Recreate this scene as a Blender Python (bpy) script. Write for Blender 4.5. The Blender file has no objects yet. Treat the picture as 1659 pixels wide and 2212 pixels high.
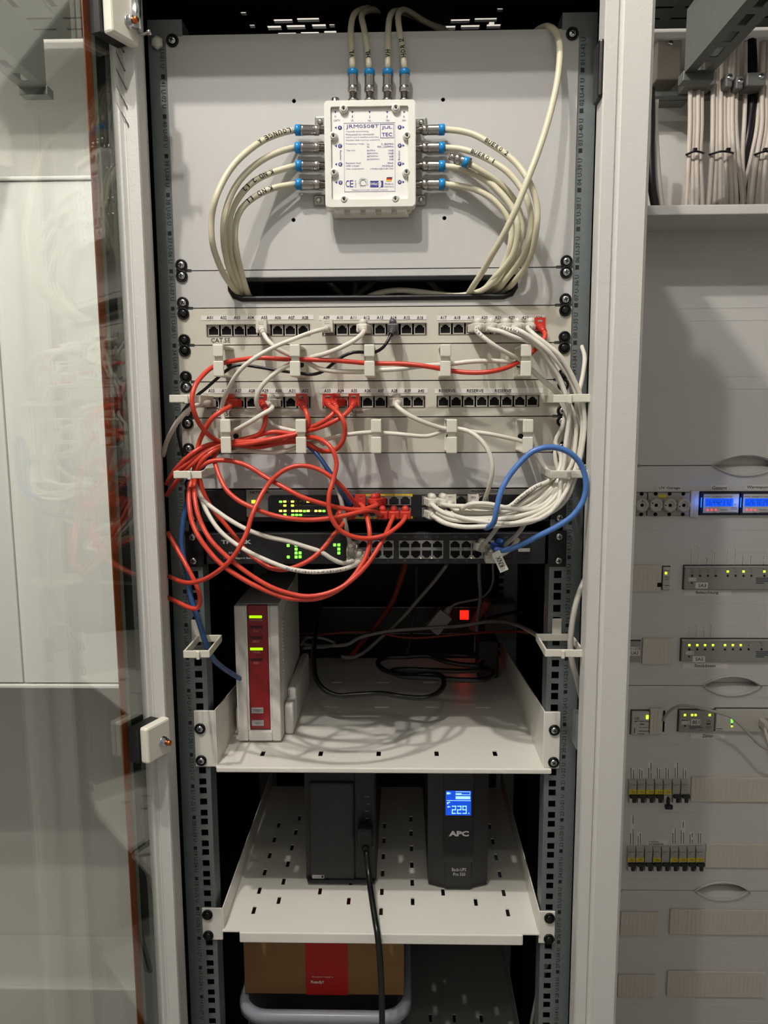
import bpy, bmesh, math, random
from mathutils import Vector, Matrix
random.seed(4)
S = bpy.context.scene
COL = S.collection
PI = math.pi

# ------------------------------------------------------------ camera, world, light
CAM = Vector((.0345, -.9624, 1.5356))
def rig_rotation(p, r, y):
    cx, sx, cy, sy, cz, sz = math.cos(p), math.sin(p), math.cos(r), math.sin(r), math.cos(y), math.sin(y)
    return (Matrix(((cz, -sz, 0), (sz, cz, 0), (0, 0, 1))) @ Matrix(((1, 0, 0), (0, cx, sx), (0, -sx, cx)))
            @ Matrix(((cy, 0, sy), (0, 1, 0), (-sy, 0, cy))))
ROT = rig_rotation(.1366, .0057, .0236)
right, fwd, up = ROT.col[0], ROT.col[1], ROT.col[2]
cd = bpy.data.cameras.new('camera'); cd.sensor_fit = 'HORIZONTAL'; cd.sensor_width = 36.0
FPX = 1661.0
cd.lens = FPX / 1659 * 36.0; cd.clip_start = .02; cd.clip_end = 30
cam = bpy.data.objects.new('camera', cd); COL.objects.link(cam)
M4 = Matrix((right, up, -fwd)).transposed().to_4x4(); M4.translation = CAM
cam.matrix_world = M4
S.camera = cam
W = bpy.data.worlds.new('room_air'); S.world = W; W.use_nodes = True
W.node_tree.nodes['Background'].inputs[0].default_value = (.5, .5, .5, 1)
W.node_tree.nodes['Background'].inputs[1].default_value = .02
S.view_settings.view_transform = 'Standard'; S.view_settings.look = 'None'
S.view_settings.gamma = 1.0; S.view_settings.use_curve_mapping = False
S.view_settings.exposure = 0.0
def lamp(name, loc, watt, radius, col=(1, .95, .895)):
    l = bpy.data.lights.new(name, 'POINT'); l.energy = watt; l.shadow_soft_size = radius; l.color = col
    o = bpy.data.objects.new(name, l); COL.objects.link(o); o.location = loc
    return o
lamp('ceiling_spot_light', (-.38, -.80, 3.0), 64, .022)
lamp('ceiling_spot_light', (-.24, -1.03, 3.0), 39, .022)
lamp('ceiling_spot_light', (.10, -1.65, 2.95), 5, .03)
lamp('ceiling_spot_light', (-1.45, -.12, 2.95), 34, .03)

# ------------------------------------------------------------ helpers
def ray(px, py):
    return ROT @ Vector(((px - 829.5) / FPX, 1, (1106 - py) / FPX))
def at(px, py, Y=0.0):
    d = ray(px, py); return CAM + d * ((Y - CAM.y) / d.y)
def atz(px, py, Z):
    d = ray(px, py); return CAM + d * ((Z - CAM.z) / d.z)
def atx(px, py, X):
    d = ray(px, py); return CAM + d * ((X - CAM.x) / d.x)
U = .04445
def zb(k): return .1 + (k - 1) * U

def lin(c):
    return tuple((v / 255 / 12.92 if v / 255 <= .04045 else ((v / 255 + .055) / 1.055) ** 2.4) for v in c)
MATS = {}
def mat(name, rgb, rough=.5, metal=0.0, bump=0.0, scale=400.0, spec=.5, emit=0.0, var=0.0, aniso=False, trans=0.0, ior=1.45, coat=0.0):
    if name in MATS: return MATS[name]
    m = bpy.data.materials.new(name); m.use_nodes = True; MATS[name] = m
    n = m.node_tree.nodes; l = m.node_tree.links; b = n['Principled BSDF']
    c = (*lin(rgb), 1)
    b.inputs['Base Color'].default_value = c
    b.inputs['Roughness'].default_value = rough; b.inputs['Metallic'].default_value = metal
    b.inputs['Specular IOR Level'].default_value = spec; b.inputs['IOR'].default_value = ior
    b.inputs['Coat Weight'].default_value = coat
    if trans: b.inputs['Transmission Weight'].default_value = trans
    if emit:
        b.inputs['Emission Color'].default_value = c; b.inputs['Emission Strength'].default_value = emit
    if bump or var:
        tc = n.new('ShaderNodeTexCoord'); nz = n.new('ShaderNodeTexNoise')
        nz.inputs['Scale'].default_value = scale; nz.inputs['Detail'].default_value = 3
        if aniso:
            mp = n.new('ShaderNodeMapping'); mp.inputs['Scale'].default_value = (1, 1, .05)
            l.new(tc.outputs['Object'], mp.inputs[0]); l.new(mp.outputs[0], nz.inputs['Vector'])
        else: l.new(tc.outputs['Object'], nz.inputs['Vector'])
        if bump:
            bp = n.new('ShaderNodeBump'); bp.inputs['Strength'].default_value = bump; bp.inputs['Distance'].default_value = .0006
            l.new(nz.outputs['Fac'], bp.inputs['Height']); l.new(bp.outputs[0], b.inputs['Normal'])
        if var:
            mx = n.new('ShaderNodeMix'); mx.data_type = 'RGBA'
            mx.inputs[6].default_value = tuple(v * (1 - var) for v in c[:3]) + (1,)
            mx.inputs[7].default_value = tuple(min(1, v * (1 + var)) for v in c[:3]) + (1,)
            l.new(nz.outputs['Fac'], mx.inputs[0]); l.new(mx.outputs[2], b.inputs['Base Color'])
    return m

GLY = {}
def glyphs(s, bold=0.0):
    k = (s, bold)
    if k in GLY: return GLY[k]
    cu = bpy.data.curves.new('t', 'FONT'); cu.body = s; cu.resolution_u = 2; cu.offset = bold
    ob = bpy.data.objects.new('t', cu); me = ob.to_mesh()
    vs = [(v.co.x, v.co.y) for v in me.vertices]; fs = [tuple(p.vertices) for p in me.polygons]
    ob.to_mesh_clear(); bpy.data.objects.remove(ob); bpy.data.curves.remove(cu)
    x0 = min(v[0] for v in vs); x1 = max(v[0] for v in vs); y0 = min(v[1] for v in vs); y1 = max(v[1] for v in vs)
    GLY[k] = (vs, fs, x0, x1, y0, y1); return GLY[k]

def spline(pts, step=.006):
    P = [Vector(p) for p in pts]
    if len(P) == 2: return [P[0].lerp(P[1], i / 4) for i in range(5)]
    P = [P[0] * 2 - P[1]] + P + [P[-1] * 2 - P[-2]]
    out = []
    for i in range(1, len(P) - 2):
        p0, p1, p2, p3 = P[i - 1:i + 3]
        t0 = 0; t1 = t0 + max(1e-5, (p1 - p0).length) ** .5; t2 = t1 + max(1e-5, (p2 - p1).length) ** .5; t3 = t2 + max(1e-5, (p3 - p2).length) ** .5
        n = max(2, int((p2 - p1).length / step))
        for j in range(n):
            t = t1 + (t2 - t1) * j / n
            a1 = p0 * ((t1 - t) / (t1 - t0)) + p1 * ((t - t0) / (t1 - t0))
            a2 = p1 * ((t2 - t) / (t2 - t1)) + p2 * ((t - t1) / (t2 - t1))
            a3 = p2 * ((t3 - t) / (t3 - t2)) + p3 * ((t - t2) / (t3 - t2))
            b1 = a1 * ((t2 - t) / (t2 - t0)) + a2 * ((t - t0) / (t2 - t0))
            b2 = a2 * ((t3 - t) / (t3 - t1)) + a3 * ((t - t1) / (t3 - t1))
            out.append(b1 * ((t2 - t) / (t2 - t1)) + b2 * ((t - t1) / (t2 - t1)))
    out.append(P[-2]); return out

class MB:
    def __init__(s): s.v = []; s.f = []; s.sm = []
    def add(s, vs, fs, smooth=False):
        o = len(s.v); s.v += [tuple(v) for v in vs]
        for f in fs: s.f.append(tuple(i + o for i in f)); s.sm.append(smooth)
        return s
    def box(s, x0, x1, y0, y1, z0, z1, bev=0.0):
        if x0 > x1: x0, x1 = x1, x0
        if y0 > y1: y0, y1 = y1, y0
        if z0 > z1: z0, z1 = z1, z0
        if bev <= 0:
            return s.add([(x0,y0,z0),(x1,y0,z0),(x1,y1,z0),(x0,y1,z0),(x0,y0,z1),(x1,y0,z1),(x1,y1,z1),(x0,y1,z1)],
                         [(0,3,2,1),(4,5,6,7),(0,1,5,4),(1,2,6,5),(2,3,7,6),(3,0,4,7)])
        b = min(bev, (x1-x0)*.49, (y1-y0)*.49, (z1-z0)*.49)
        bm = bmesh.new(); bmesh.ops.create_cube(bm, size=1)
        for v in bm.verts:
            v.co = ((x0+x1)/2 + v.co.x*(x1-x0), (y0+y1)/2 + v.co.y*(y1-y0), (z0+z1)/2 + v.co.z*(z1-z0))
        bmesh.ops.bevel(bm, geom=bm.edges[:], offset=b, segments=2, affect='EDGES', profile=.5)
        bm.verts.index_update()
        s.add([v.co[:] for v in bm.verts], [tuple(v.index for v in f.verts) for f in bm.faces]); bm.free(); return s
    def obox(s, c, ax, ay, az, hx, hy, hz):   # oriented box
        c = Vector(c); vs = [c + ax*(hx*i) + ay*(hy*j) + az*(hz*k) for k in (-1,1) for j in (-1,1) for i in (-1,1)]
        return s.add(vs, [(0,2,3,1),(4,5,7,6),(0,1,5,4),(1,3,7,5),(3,2,6,7),(2,0,4,6)])
    def tube(s, pts, r, n=10, caps=True, r1=None):
        P = [Vector(p) for p in pts]; vs = []; fs = []
        T = [(P[min(i+1, len(P)-1)] - P[max(i-1, 0)]).normalized() for i in range(len(P))]
        a = Vector((0,0,1)) if abs(T[0].z) < .9 else Vector((1,0,0))
        nrm = (a - T[0]*a.dot(T[0])).normalized()
        for i, p in enumerate(P):
            nrm = (nrm - T[i]*nrm.dot(T[i])); nrm.normalize(); bi = T[i].cross(nrm)
            rr = r if r1 is None else r + (r1 - r)*i/(len(P)-1)
            for k in range(n):
                t = 2*PI*k/n; vs.append(p + nrm*(rr*math.cos(t)) + bi*(rr*math.sin(t)))
        for i in range(len(P)-1):
            for k in range(n):
                k2 = (k+1) % n; fs.append((i*n+k, i*n+k2, (i+1)*n+k2, (i+1)*n+k))
        s.add(vs, fs, True)
        if caps:
            o = len(s.v) - len(vs)
            s.f.append(tuple(o+k for k in reversed(range(n)))); s.sm.append(False)
            s.f.append(tuple(o+(len(P)-1)*n+k for k in range(n))); s.sm.append(False)
        return s
    def cyl(s, p0, p1, r, n=14, r1=None, smooth=True):
        s.tube([p0, p1], r, n, True, r1)
        if not smooth:
            for i in range(len(s.sm)-n-2, len(s.sm)): s.sm[i] = False
        return s
    def lathe(s, c, axis, prof, n=18):    # prof: (distance along axis, radius)
        c = Vector(c); ax = Vector(axis).normalized(); a = Vector((0,0,1)) if abs(ax.z) < .9 else Vector((1,0,0))
        u = (a - ax*a.dot(ax)).normalized(); w = ax.cross(u); vs = []; fs = []
        for (d, r) in prof:
            for k in range(n):
                t = 2*PI*k/n; vs.append(c + ax*d + u*(r*math.cos(t)) + w*(r*math.sin(t)))
        for i in range(len(prof)-1):
            for k in range(n):
                k2 = (k+1) % n; fs.append((i*n+k, i*n+k2, (i+1)*n+k2, (i+1)*n+k))
        fs.append(tuple(reversed(range(n)))); fs.append(tuple((len(prof)-1)*n+k for k in range(n)))
        return s.add(vs, fs, True)
    def prism(s, poly, y0, y1, plane='XZ'):   # extrude a polygon; XZ along Y, XY along Z, YZ along X
        n = len(poly)
        def q(a, b, d): return {'XZ': (a, d, b), 'XY': (a, b, d), 'YZ': (d, a, b)}[plane]
        vs = [q(a, b, y0) for a, b in poly] + [q(a, b, y1) for a, b in poly]
        fs = [tuple(range(n)), tuple(reversed(range(n, 2*n)))] + [((i+1) % n, i, n+i, n+(i+1) % n) for i in range(n)]
        return s.add(vs, fs)
    def plate(s, x0, x1, z0, z1, y0, y1, holes=(), plane='XZ'):   # flat plate with rectangular holes cut right through
        R = lambda v: round(v, 6)
        xs = sorted({R(x0), R(x1)} | {R(min(max(h[i], x0), x1)) for h in holes for i in (0, 1)})
        zs = sorted({R(z0), R(z1)} | {R(min(max(h[i], z0), z1)) for h in holes for i in (2, 3)})
        def q(a, b, d): return {'XZ': (a, d, b), 'XY': (a, b, d), 'YZ': (d, a, b)}[plane]
        nx, nz = len(xs)-1, len(zs)-1
        solid = [[True]*nz for _ in range(nx)]
        for h in holes:
            for i in range(nx):
                cx = (xs[i]+xs[i+1])/2
                if not (h[0] < cx < h[1]): continue
                for j in range(nz):
                    if h[2] < (zs[j]+zs[j+1])/2 < h[3]: solid[i][j] = False
        vs = [q(x, z, d) for d in (y0, y1) for x in xs for z in zs]
        N = (nx+1)*(nz+1); I = lambda i, j, k: k*N + i*(nz+1) + j
        fs = []
        for i in range(nx):
            for j in range(nz):
                if not solid[i][j]: continue
                fs.append((I(i,j,0), I(i+1,j,0), I(i+1,j+1,0), I(i,j+1,0))); fs.append((I(i,j,1), I(i,j+1,1), I(i+1,j+1,1), I(i+1,j,1)))
                for (di, dj, a, b) in ((-1,0,(i,j),(i,j+1)), (1,0,(i+1,j+1),(i+1,j)), (0,-1,(i+1,j),(i,j)), (0,1,(i,j+1),(i+1,j+1))):
                    ii, jj = i+di, j+dj
                    if ii < 0 or jj < 0 or ii >= nx or jj >= nz or not solid[ii][jj]:
                        fs.append((I(*a,0), I(*b,0), I(*b,1), I(*a,1)))
        return s.add(vs, fs)
    def text(s, t, cx, cz, w, h, Y, rot=0, bold=0.0, d=(0,-1,0)):
        # flat lettering fitted to a w x h rectangle on a plane facing -Y
        vs, fs, x0, x1, y0, y1 = glyphs(t, bold)
        out = []
        for (x, y) in vs:
            a = ((x-x0)/max(1e-6, x1-x0) - .5)*w; b = ((y-y0)/max(1e-6, y1-y0) - .5)*h
            if rot == 90: a, b = -b, a
            elif rot == -90: a, b = b, -a
            elif rot == 180: a, b = -a, -b
            out.append((cx+a, Y, cz+b))
        return s.add(out, fs)
    def textpx(s, t, x0, x1, y0, y1, Y, rot=0, bold=0.0):
        a = at(x0, y1, Y); b = at(x1, y0, Y); w, h = b.x-a.x, b.z-a.z
        if rot in (90, -90): w, h = h, w
        return s.text(t, (a.x+b.x)/2, (a.z+b.z)/2, w, h, Y, rot, bold)
    def rectpx(s, x0, x1, y0, y1, Y, t=.0004, bev=0):
        a = at(x0, y1, Y); b = at(x1, y0, Y); return s.box(a.x, b.x, Y, Y+t, a.z, b.z, bev)
    def xf(s, m): s.v = [tuple(m @ Vector(v)) for v in s.v]; return s
    def mesh(s, name, m, off=(0,0,0)):
        me = bpy.data.meshes.new(name)
        me.from_pydata([(v[0]-off[0], v[1]-off[1], v[2]-off[2]) for v in s.v], [], s.f)
        me.polygons.foreach_set('use_smooth', s.sm); me.materials.append(m); me.update(); return me

WL = {}     # world location of each object built (no rotations on the empties)
def wl(o): return WL.get(o.name, Vector((0,0,0)))
def obj(name, mb, m, parent=None, loc=None):
    """one mesh object, vertices given in world space"""
    loc = Vector(loc) if loc is not None else (wl(parent) if parent else Vector((0,0,0)))
    o = bpy.data.objects.new(name, mb.mesh(name, m, loc)); COL.objects.link(o)
    WL[o.name] = loc
    if parent: o.parent = parent; o.location = loc - wl(parent)
    else: o.location = loc
    return o
def tag(o, label=None, cat=None, group=None, kind=None):
    if label: o['label'] = label
    if cat: o['category'] = cat
    if group: o['group'] = group
    if kind: o['kind'] = kind
    return o
def thing(name, label, cat, loc, group=None):
    o = bpy.data.objects.new(name, None); COL.objects.link(o); o.location = loc; o.empty_display_size = .02
    WL[o.name] = Vector(loc); return tag(o, label, cat, group)
def inst(name, me, loc, parent=None, rot=None):
    """a placed copy sharing mesh data (mesh modelled about its own origin)"""
    o = bpy.data.objects.new(name, me); COL.objects.link(o); WL[o.name] = Vector(loc)
    o.location = Vector(loc) - (wl(parent) if parent else Vector((0,0,0)))
    if rot is not None: o.rotation_euler = rot
    if parent: o.parent = parent
    return o
def struct(name, mb, m): return tag(obj(name, mb, m), kind='structure')

# ------------------------------------------------------------ materials
GREY = mat('light_grey_powder_coat', (191, 190, 187), .42, bump=.25, scale=900)
POST = mat('textured_grey_paint', (206, 204, 198), .5, bump=.6, scale=500)
BEIGE = mat('warm_grey_panel_paint', (199, 195, 181), .45, bump=.15, scale=900)
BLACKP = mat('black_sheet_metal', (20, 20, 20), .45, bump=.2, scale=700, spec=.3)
ZINC = mat('galvanised_steel', (124, 132, 132), .48, metal=.6, bump=.1, scale=120, var=.12)
STEEL = mat('bright_zinc_screw', (205, 208, 212), .22, metal=1.0)
BLKSCREW = mat('black_oxide_screw', (28, 28, 30), .3, metal=.4)
RUBBER = mat('black_rubber_washer', (14, 14, 14), .45, spec=.4)
BLK = mat('black_plastic', (17, 17, 18), .4, bump=.2, scale=600)
BLKM = mat('matt_black_plastic', (24, 24, 25), .55, bump=.3, scale=500)
DARKHOLE = mat('dark_socket_plastic', (5, 5, 5), .6, spec=.2)
WHITEP = mat('white_plastic', (222, 220, 210), .35)
CREAM = mat('cream_plastic', (214, 211, 196), .38)
LABEL = mat('white_label_tape', (224, 220, 214), .5)
INK = mat('black_print', (22, 22, 24), .6)
GREYINK = mat('grey_print', (105, 105, 105), .6)
BLUEINK = mat('blue_print', (52, 54, 132), .6)
WCAB = mat('white_cable_jacket', (212, 207, 194), .42)
WCAB2 = mat('grey_cable_jacket', (176, 172, 162), .45)
COAX = mat('ivory_coax_jacket', (206, 200, 174), .42, var=.04, scale=60)
RED = mat('red_cable_jacket', (196, 64, 46), .36, spec=.45)
RED2 = mat('deep_red_plug', (186, 48, 36), .4)
BLUEC = mat('blue_cable_jacket', (74, 114, 176), .36)
BLUED = mat('dark_blue_plug', (24, 52, 100), .4)
BLKCAB = mat('black_cable_jacket', (16, 16, 17), .35)
GRYCAB = mat('dark_grey_cable_jacket', (62, 62, 66), .4)
CHROME = mat('nickel_connector', (190, 186, 180), .2, metal=1.0)
BLURING = mat('blue_ring', (28, 128, 190), .3)
LEDG = mat('green_led', (110, 255, 60), .4, emit=2.6)
LEDLIME = mat('lime_led', (150, 255, 0), .4, emit=1.6)
LEDY = mat('yellow_led', (255, 236, 90), .4, emit=2.4)
LEDYG = mat('yellow_green_led', (225, 255, 50), .4, emit=1.6)
LEDR = mat('red_lamp', (255, 20, 10), .4, emit=3.0)
LEDB = mat('blue_lamp', (20, 110, 255), .4, emit=2.0)

# ------------------------------------------------------------ room
WALLP = mat('white_wall_plaster', (208, 205, 198), .8, bump=.5, scale=180, var=.02)
RX0, RX1, RY0, RY1, RZ = -1.75, 1.95, -2.6, .80, 3.06
struct('wall_back', MB().box(RX0, RX1, RY1, RY1+.06, 0, RZ), WALLP)
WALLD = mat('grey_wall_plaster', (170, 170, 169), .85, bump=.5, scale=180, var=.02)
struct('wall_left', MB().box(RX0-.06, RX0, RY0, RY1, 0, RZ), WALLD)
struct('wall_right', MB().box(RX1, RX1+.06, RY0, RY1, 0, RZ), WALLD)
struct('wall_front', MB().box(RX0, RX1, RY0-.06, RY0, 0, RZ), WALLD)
struct('ceiling', MB().box(RX0, RX1, RY0, RY1, RZ, RZ+.06), mat('ceiling_paint', (178, 178, 176), .85, bump=.2))
struct('floor', MB().box(RX0, RX1, RY0, RY1, -.06, 0), mat('grey_floor_paint', (156, 155, 152), .6, var=.05, scale=20, bump=.1))
# ------------------------------------------------------------ rack cabinet
rack = thing('server_rack', 'tall light grey open network rack cabinet full of red and white cables', 'rack', (0, .2, 0))
XI, XO, YF = .249, .3012, -.09
for sgn in (-1, 1):
    post = MB()
    # profiled corner post: front face, rolled inner edge and a return towards the rails
    prof = [(XO, YF+.004), (XO-.004, YF), (.2685, YF), (.2655, YF+.0035), (.2640, YF+.0035), (.2625, YF+.001), (.2500, YF+.001), (XI, YF+.004),
            (XI, YF+.028), (.262, YF+.030), (.262, YF+.075), (XO, YF+.075)]
    poly = [(sgn*a, b) for a, b in prof]
    if sgn < 0: poly = poly[::-1]
    post.prism(poly, .02, 2.03, 'XY')
    p = obj('corner_post', post, POST, rack)
    if sgn < 0:
        pl = p
        sl = MB()      # five slanting slits pressed into the left post
        for k, (xa, ya, xb, yb) in enumerate(((259, 97, 267, 112), (248, 107, 269, 152), (248, 143, 272, 191), (250, 182, 273, 229), (252, 222, 276, 268))):
            a, b = at(xa, ya, YF-.0004), at(xb, yb, YF-.0004); sl.tube([a, b], .00055, 6); sl.cyl(b+Vector((0,.0005,0)), b+Vector((0,-.0006,0)), .0010, 8)
        obj('slit', sl, mat('slit_bare_metal', (105, 100, 94), .4, metal=.6), p)
    else:
        lt = MB().box(.2440, .2605, YF+.004, YF+.03, 1.8605, 1.9195, .003)
        obj('latch_catch', lt, BLK, p)
        s0_, s1_ = at(1243, 1650, -.045), at(1266, 1548, -.045)
        obj('door_stay', MB().box(s0_.x+.010, s1_.x, -.060, -.045, s0_.z, s1_.z-.018, .002).box(s0_.x, s1_.x-.002, -.046, -.020, s0_.z+.018, s1_.z, .002), ZINC, p)
    # galvanised 19 inch mounting rail with square holes
    holes = []
    for k in range(1, 43):
        for d in (.00635, .022225, .0381):
            holes.append((.2325-.00475, .2325+.00475, zb(k)+d-.00475, zb(k)+d+.00475))
    if sgn < 0: holes = [(-h[1], -h[0], h[2], h[3]) for h in holes]
    r = MB().plate(*( (.2215, .2600) if sgn > 0 else (-.2600, -.2215)), .09, 1.985, .0008, .0030, holes)
    ret = MB()
    ret.box(sgn*.2600, sgn*.2622, .0008, .045, .09, 1.985); ret.box(sgn*.2215, sgn*.2235, .003, .030, .09, 1.985)
    ret.box(sgn*.2622, sgn*.2700, .030, .045, .09, 1.985)
    r.v, r.f, r.sm = r.v, r.f, r.sm
    rail = obj('mounting_rail', r, ZINC, rack)
    obj('rail_return', ret, ZINC, rail)
    tx = MB()
    for k in range(1, 43):
        x = sgn*.2462; z0 = zb(k)
        if sgn < 0:
            tx.text('%d U-%02d U' % (k, 43-k), x, z0+.0245, .0300, .0052, .0005, -90)
        else:
            tx.text('%02d U-%d U' % (43-k, k), x, z0+.0205, .0300, .0052, .0005, 90)
        tx.box(x-.0022, x+.0022, .0004, .0007, z0-.0024, z0+.0024)
    obj('rail_lettering', tx, INK, rail)
wn = at(338, 90, -.004); obj('nylon_nut', MB().lathe((wn.x, .0008, wn.z), (0, -1, 0), [(0, .0075), (.004, .0075), (.0065, .0045)], 6), WHITEP, rack)
# rear rails, side walls, back, roof, base
for sgn in (-1, 1):
    rh = [(sgn*.2325-.0048, sgn*.2325+.0048, zb(k)+d-.0048, zb(k)+d+.0048) for k in range(22, 34) for d in (.00635, .022225, .0381)]
    obj('rear_rail', MB().plate(sgn*.2465-.018, sgn*.2465+.018, .09, 1.985, .545, .547, rh), ZINC, rack)
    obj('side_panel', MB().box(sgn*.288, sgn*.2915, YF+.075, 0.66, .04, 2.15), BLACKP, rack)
    for zz in (1.66, .98):
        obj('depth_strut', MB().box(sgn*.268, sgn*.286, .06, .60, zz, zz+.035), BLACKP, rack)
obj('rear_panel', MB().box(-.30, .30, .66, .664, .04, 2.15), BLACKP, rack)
rholes = []
def slotrow(cx, cy): pass
ZR = 2.0205
for (px, py) in ((526, 30), (545, 57), (1062, 51), (1080, 22), (717, 56)):
    q = atz(px, py, ZR); rholes.append((q.x-.0035, q.x+.0035, q.y-.004, q.y+.004))
for cx0 in (650, 1025):
    q = atz(cx0, 62, ZR)
    for (dx, dy, w, h) in ((-.020, -.020, .024, .010), (.012, -.022, .028, .010), (-.034, -.003, .018, .011), (-.006, -.004, .024, .011), (.024, -.005, .018, .011), (-.020, .016, .024, .011), (.010, .015, .024, .011), (.037, .013, .016, .011)):
        rholes.append((q.x+dx-w/2, q.x+dx+w/2, q.y+dy-h/2, q.y+dy+h/2))
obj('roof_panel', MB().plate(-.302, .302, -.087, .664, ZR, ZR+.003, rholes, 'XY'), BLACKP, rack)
obj('top_frame', MB().box(-XO, XO, YF, YF+.05, 2.010, 2.15, .004), POST, rack)
obj('base_plinth', MB().box(-XO, XO, YF, .664, 0, .08, .004), POST, rack)
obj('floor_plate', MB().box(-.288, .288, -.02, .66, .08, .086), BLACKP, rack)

# screws: cross-head with a cup washer
def screw_mesh(name, m):
    mb = MB().lathe((0,0,0), (0,-1,0), [(0, .0046), (.0016, .0046), (.0026, .0036), (.0030, .0022), (.0030, .0005)], 16)
    return mb.mesh(name, m)
def cross_mesh():
    mb = MB().box(-.0026, .0026, -.0034, -.0028, -.0006, .0006).box(-.0006, .0006, -.0034, -.0028, -.0026, .0026)
    return mb.mesh('cross_recess', INK)
ME_SCREW, ME_SCREWB, ME_CROSS = screw_mesh('screw', STEEL), screw_mesh('screw_black', BLKSCREW), cross_mesh()
ME_WASH = MB().lathe((0,0,0), (0,-1,0), [(0, .0072), (.0020, .0073), (.0026, .0066), (.0022, .0052), (.0010, .0048)], 18).mesh('washer', RUBBER)
def screw(parent, x, z, y=-.002, black=False, washer=True):
    s_ = inst('screw', ME_SCREWB if black else ME_SCREW, (x, y-(.0012 if washer else 0), z), parent)
    s_['label'] = 'black screw' if black else 'zinc screw'
    if parent.parent is None:
        if washer: inst('washer', ME_WASH, (x, y, z), s_)
        inst('cross_recess', ME_CROSS, (x, y-(.0012 if washer else 0), z), s_, (0, random.uniform(0, 1.5), 0))
    return s_
BH, TH = .00635, .0381
def screws4(t, kt, kb, black=(False,)*4):
    for i, (sx, k, d) in enumerate(((-1, kt, TH), (-1, kb, BH), (1, kt, TH), (1, kb, BH))):
        screw(t, sx*.2325, zb(k)+d, -.002, black[i])

# ------------------------------------------------------------ glass door, swung open on the left
A = math.radians(114.5)
DD = Vector((math.cos(A), -math.sin(A), 0)); DN = Vector((math.sin(A), math.cos(A), 0))   # along the leaf, and its inner face
HP = Vector((-.2715, -.0955, 0)); ZV = Vector((0, 0, 1))
gl = bpy.data.materials.new('tinted_door_glass'); gl.use_nodes = True
gn = gl.node_tree.nodes; gk = gl.node_tree.links; gn.remove(gn['Principled BSDF'])
tr = gn.new('ShaderNodeBsdfTransparent'); tr.inputs[0].default_value = (.95, .965, .95, 1)
gs = gn.new('ShaderNodeBsdfGlossy'); gs.inputs['Roughness'].default_value = .004; gs.inputs[0].default_value = (.95, .97, .95, 1)
fr = gn.new('ShaderNodeLayerWeight'); fr.inputs[0].default_value = .5
fp = gn.new('ShaderNodeMath'); fp.operation = 'POWER'; fp.inputs[1].default_value = 4.0; gk.new(fr.outputs['Facing'], fp.inputs[0])
fm = gn.new('ShaderNodeMath'); fm.operation = 'MULTIPLY_ADD'; fm.inputs[1].default_value = .86; fm.inputs[2].default_value = .11; gk.new(fp.outputs[0], fm.inputs[0])
mxs = gn.new('ShaderNodeMixShader'); gk.new(fm.outputs[0], mxs.inputs[0]); gk.new(tr.outputs[0], mxs.inputs[1]); gk.new(gs.outputs[0], mxs.inputs[2])
gk.new(mxs.outputs[0], gn['Material Output'].inputs[0])
def leaf(s0, s1, z0, z1, n0, n1):
    c = HP + DD*((s0+s1)/2) + DN*((n0+n1)/2) + ZV*((z0+z1)/2)
    return MB().obox(c, DD, DN, ZV, abs(s1-s0)/2, abs(n1-n0)/2, (z1-z0)/2)
door = obj('door', leaf(0, .57, .06, 2.03, -.004, 0), gl, rack)
door['label'] = 'clear glass door leaf with dark hinge border'
BRN = mat('rust_brown_strip', (140, 68, 22), .5, var=.08, scale=40); GSTR = mat('grey_green_strip', (118, 122, 112), .5)
obj('edge_border', leaf(-.001, .0185, .06, 2.03, -.0062, -.0045), BLK, door)
obj('grey_strip', leaf(.0188, .0236, .06, 2.03, -.0062, -.0045), GSTR, door)
obj('brown_strip', leaf(.0240, .0330, .06, 2.03, -.0062, -.0045), BRN, door)
MAR = mat('off_white_hinge_plastic', (222, 218, 204), .35, var=.03, scale=30)
COPP = mat('copper_bolt', (190, 110, 60), .3, metal=1.0)
for (z0, z1) in ((at(313, 1650, -.125).z, at(313, 1573, -.125).z), (at(228, 71, -.125).z, 1.990)):
    c0 = HP + DD*.005 + ZV*((z0+z1)/2) + DN*.019
    hb = MB().box(-.0195, .0195, -.006, .006, -(z1-z0)/2, (z1-z0)/2, .0026)
    hm = Matrix((DD, DN, ZV)).transposed().to_4x4(); hm.translation = c0
    ho = obj('hinge_block', hb.xf(hm), MAR, door)
    obj('hinge_pad', leaf(-.008, .0285, z0+.001, z1-.001, .0003, .0128), BLK, door)
    zc = (z0+z1)/2 - .003 if z0 < 1.5 else at(268, 43, -.11).z
    b0 = HP + DD*.0 + DN*.025 + ZV*zc
    nb = MB().lathe(b0, DN, [(0, .0070), (.0015, .0070), (.0016, .0056), (.0060, .0054)], 6)
    obj('hinge_nut', nb, STEEL, door)
    obj('hinge_bolt', MB().lathe(b0+DN*.0056, DN, [(0, .0033), (.0056, .0033), (.0066, .0023)], 12), COPP, door)
# hinge pin above the left post
hp = MB().cyl(at(293, 0, -.098), at(294, 64, -.098), .0052, 14)
ph = obj('hinge_pin', hp, STEEL, pl)
obj('pin_hook', MB().tube(spline([at(299, 60, -.098), at(300, 73, -.098), at(306, 75, -.1), at(322, 70, -.102)], .002), .0016, 8).lathe(at(322, 70, -.102), (1, 0, .2), [(-.002, .0026), (.002, .0026)], 10), CHROME, pl)
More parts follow.
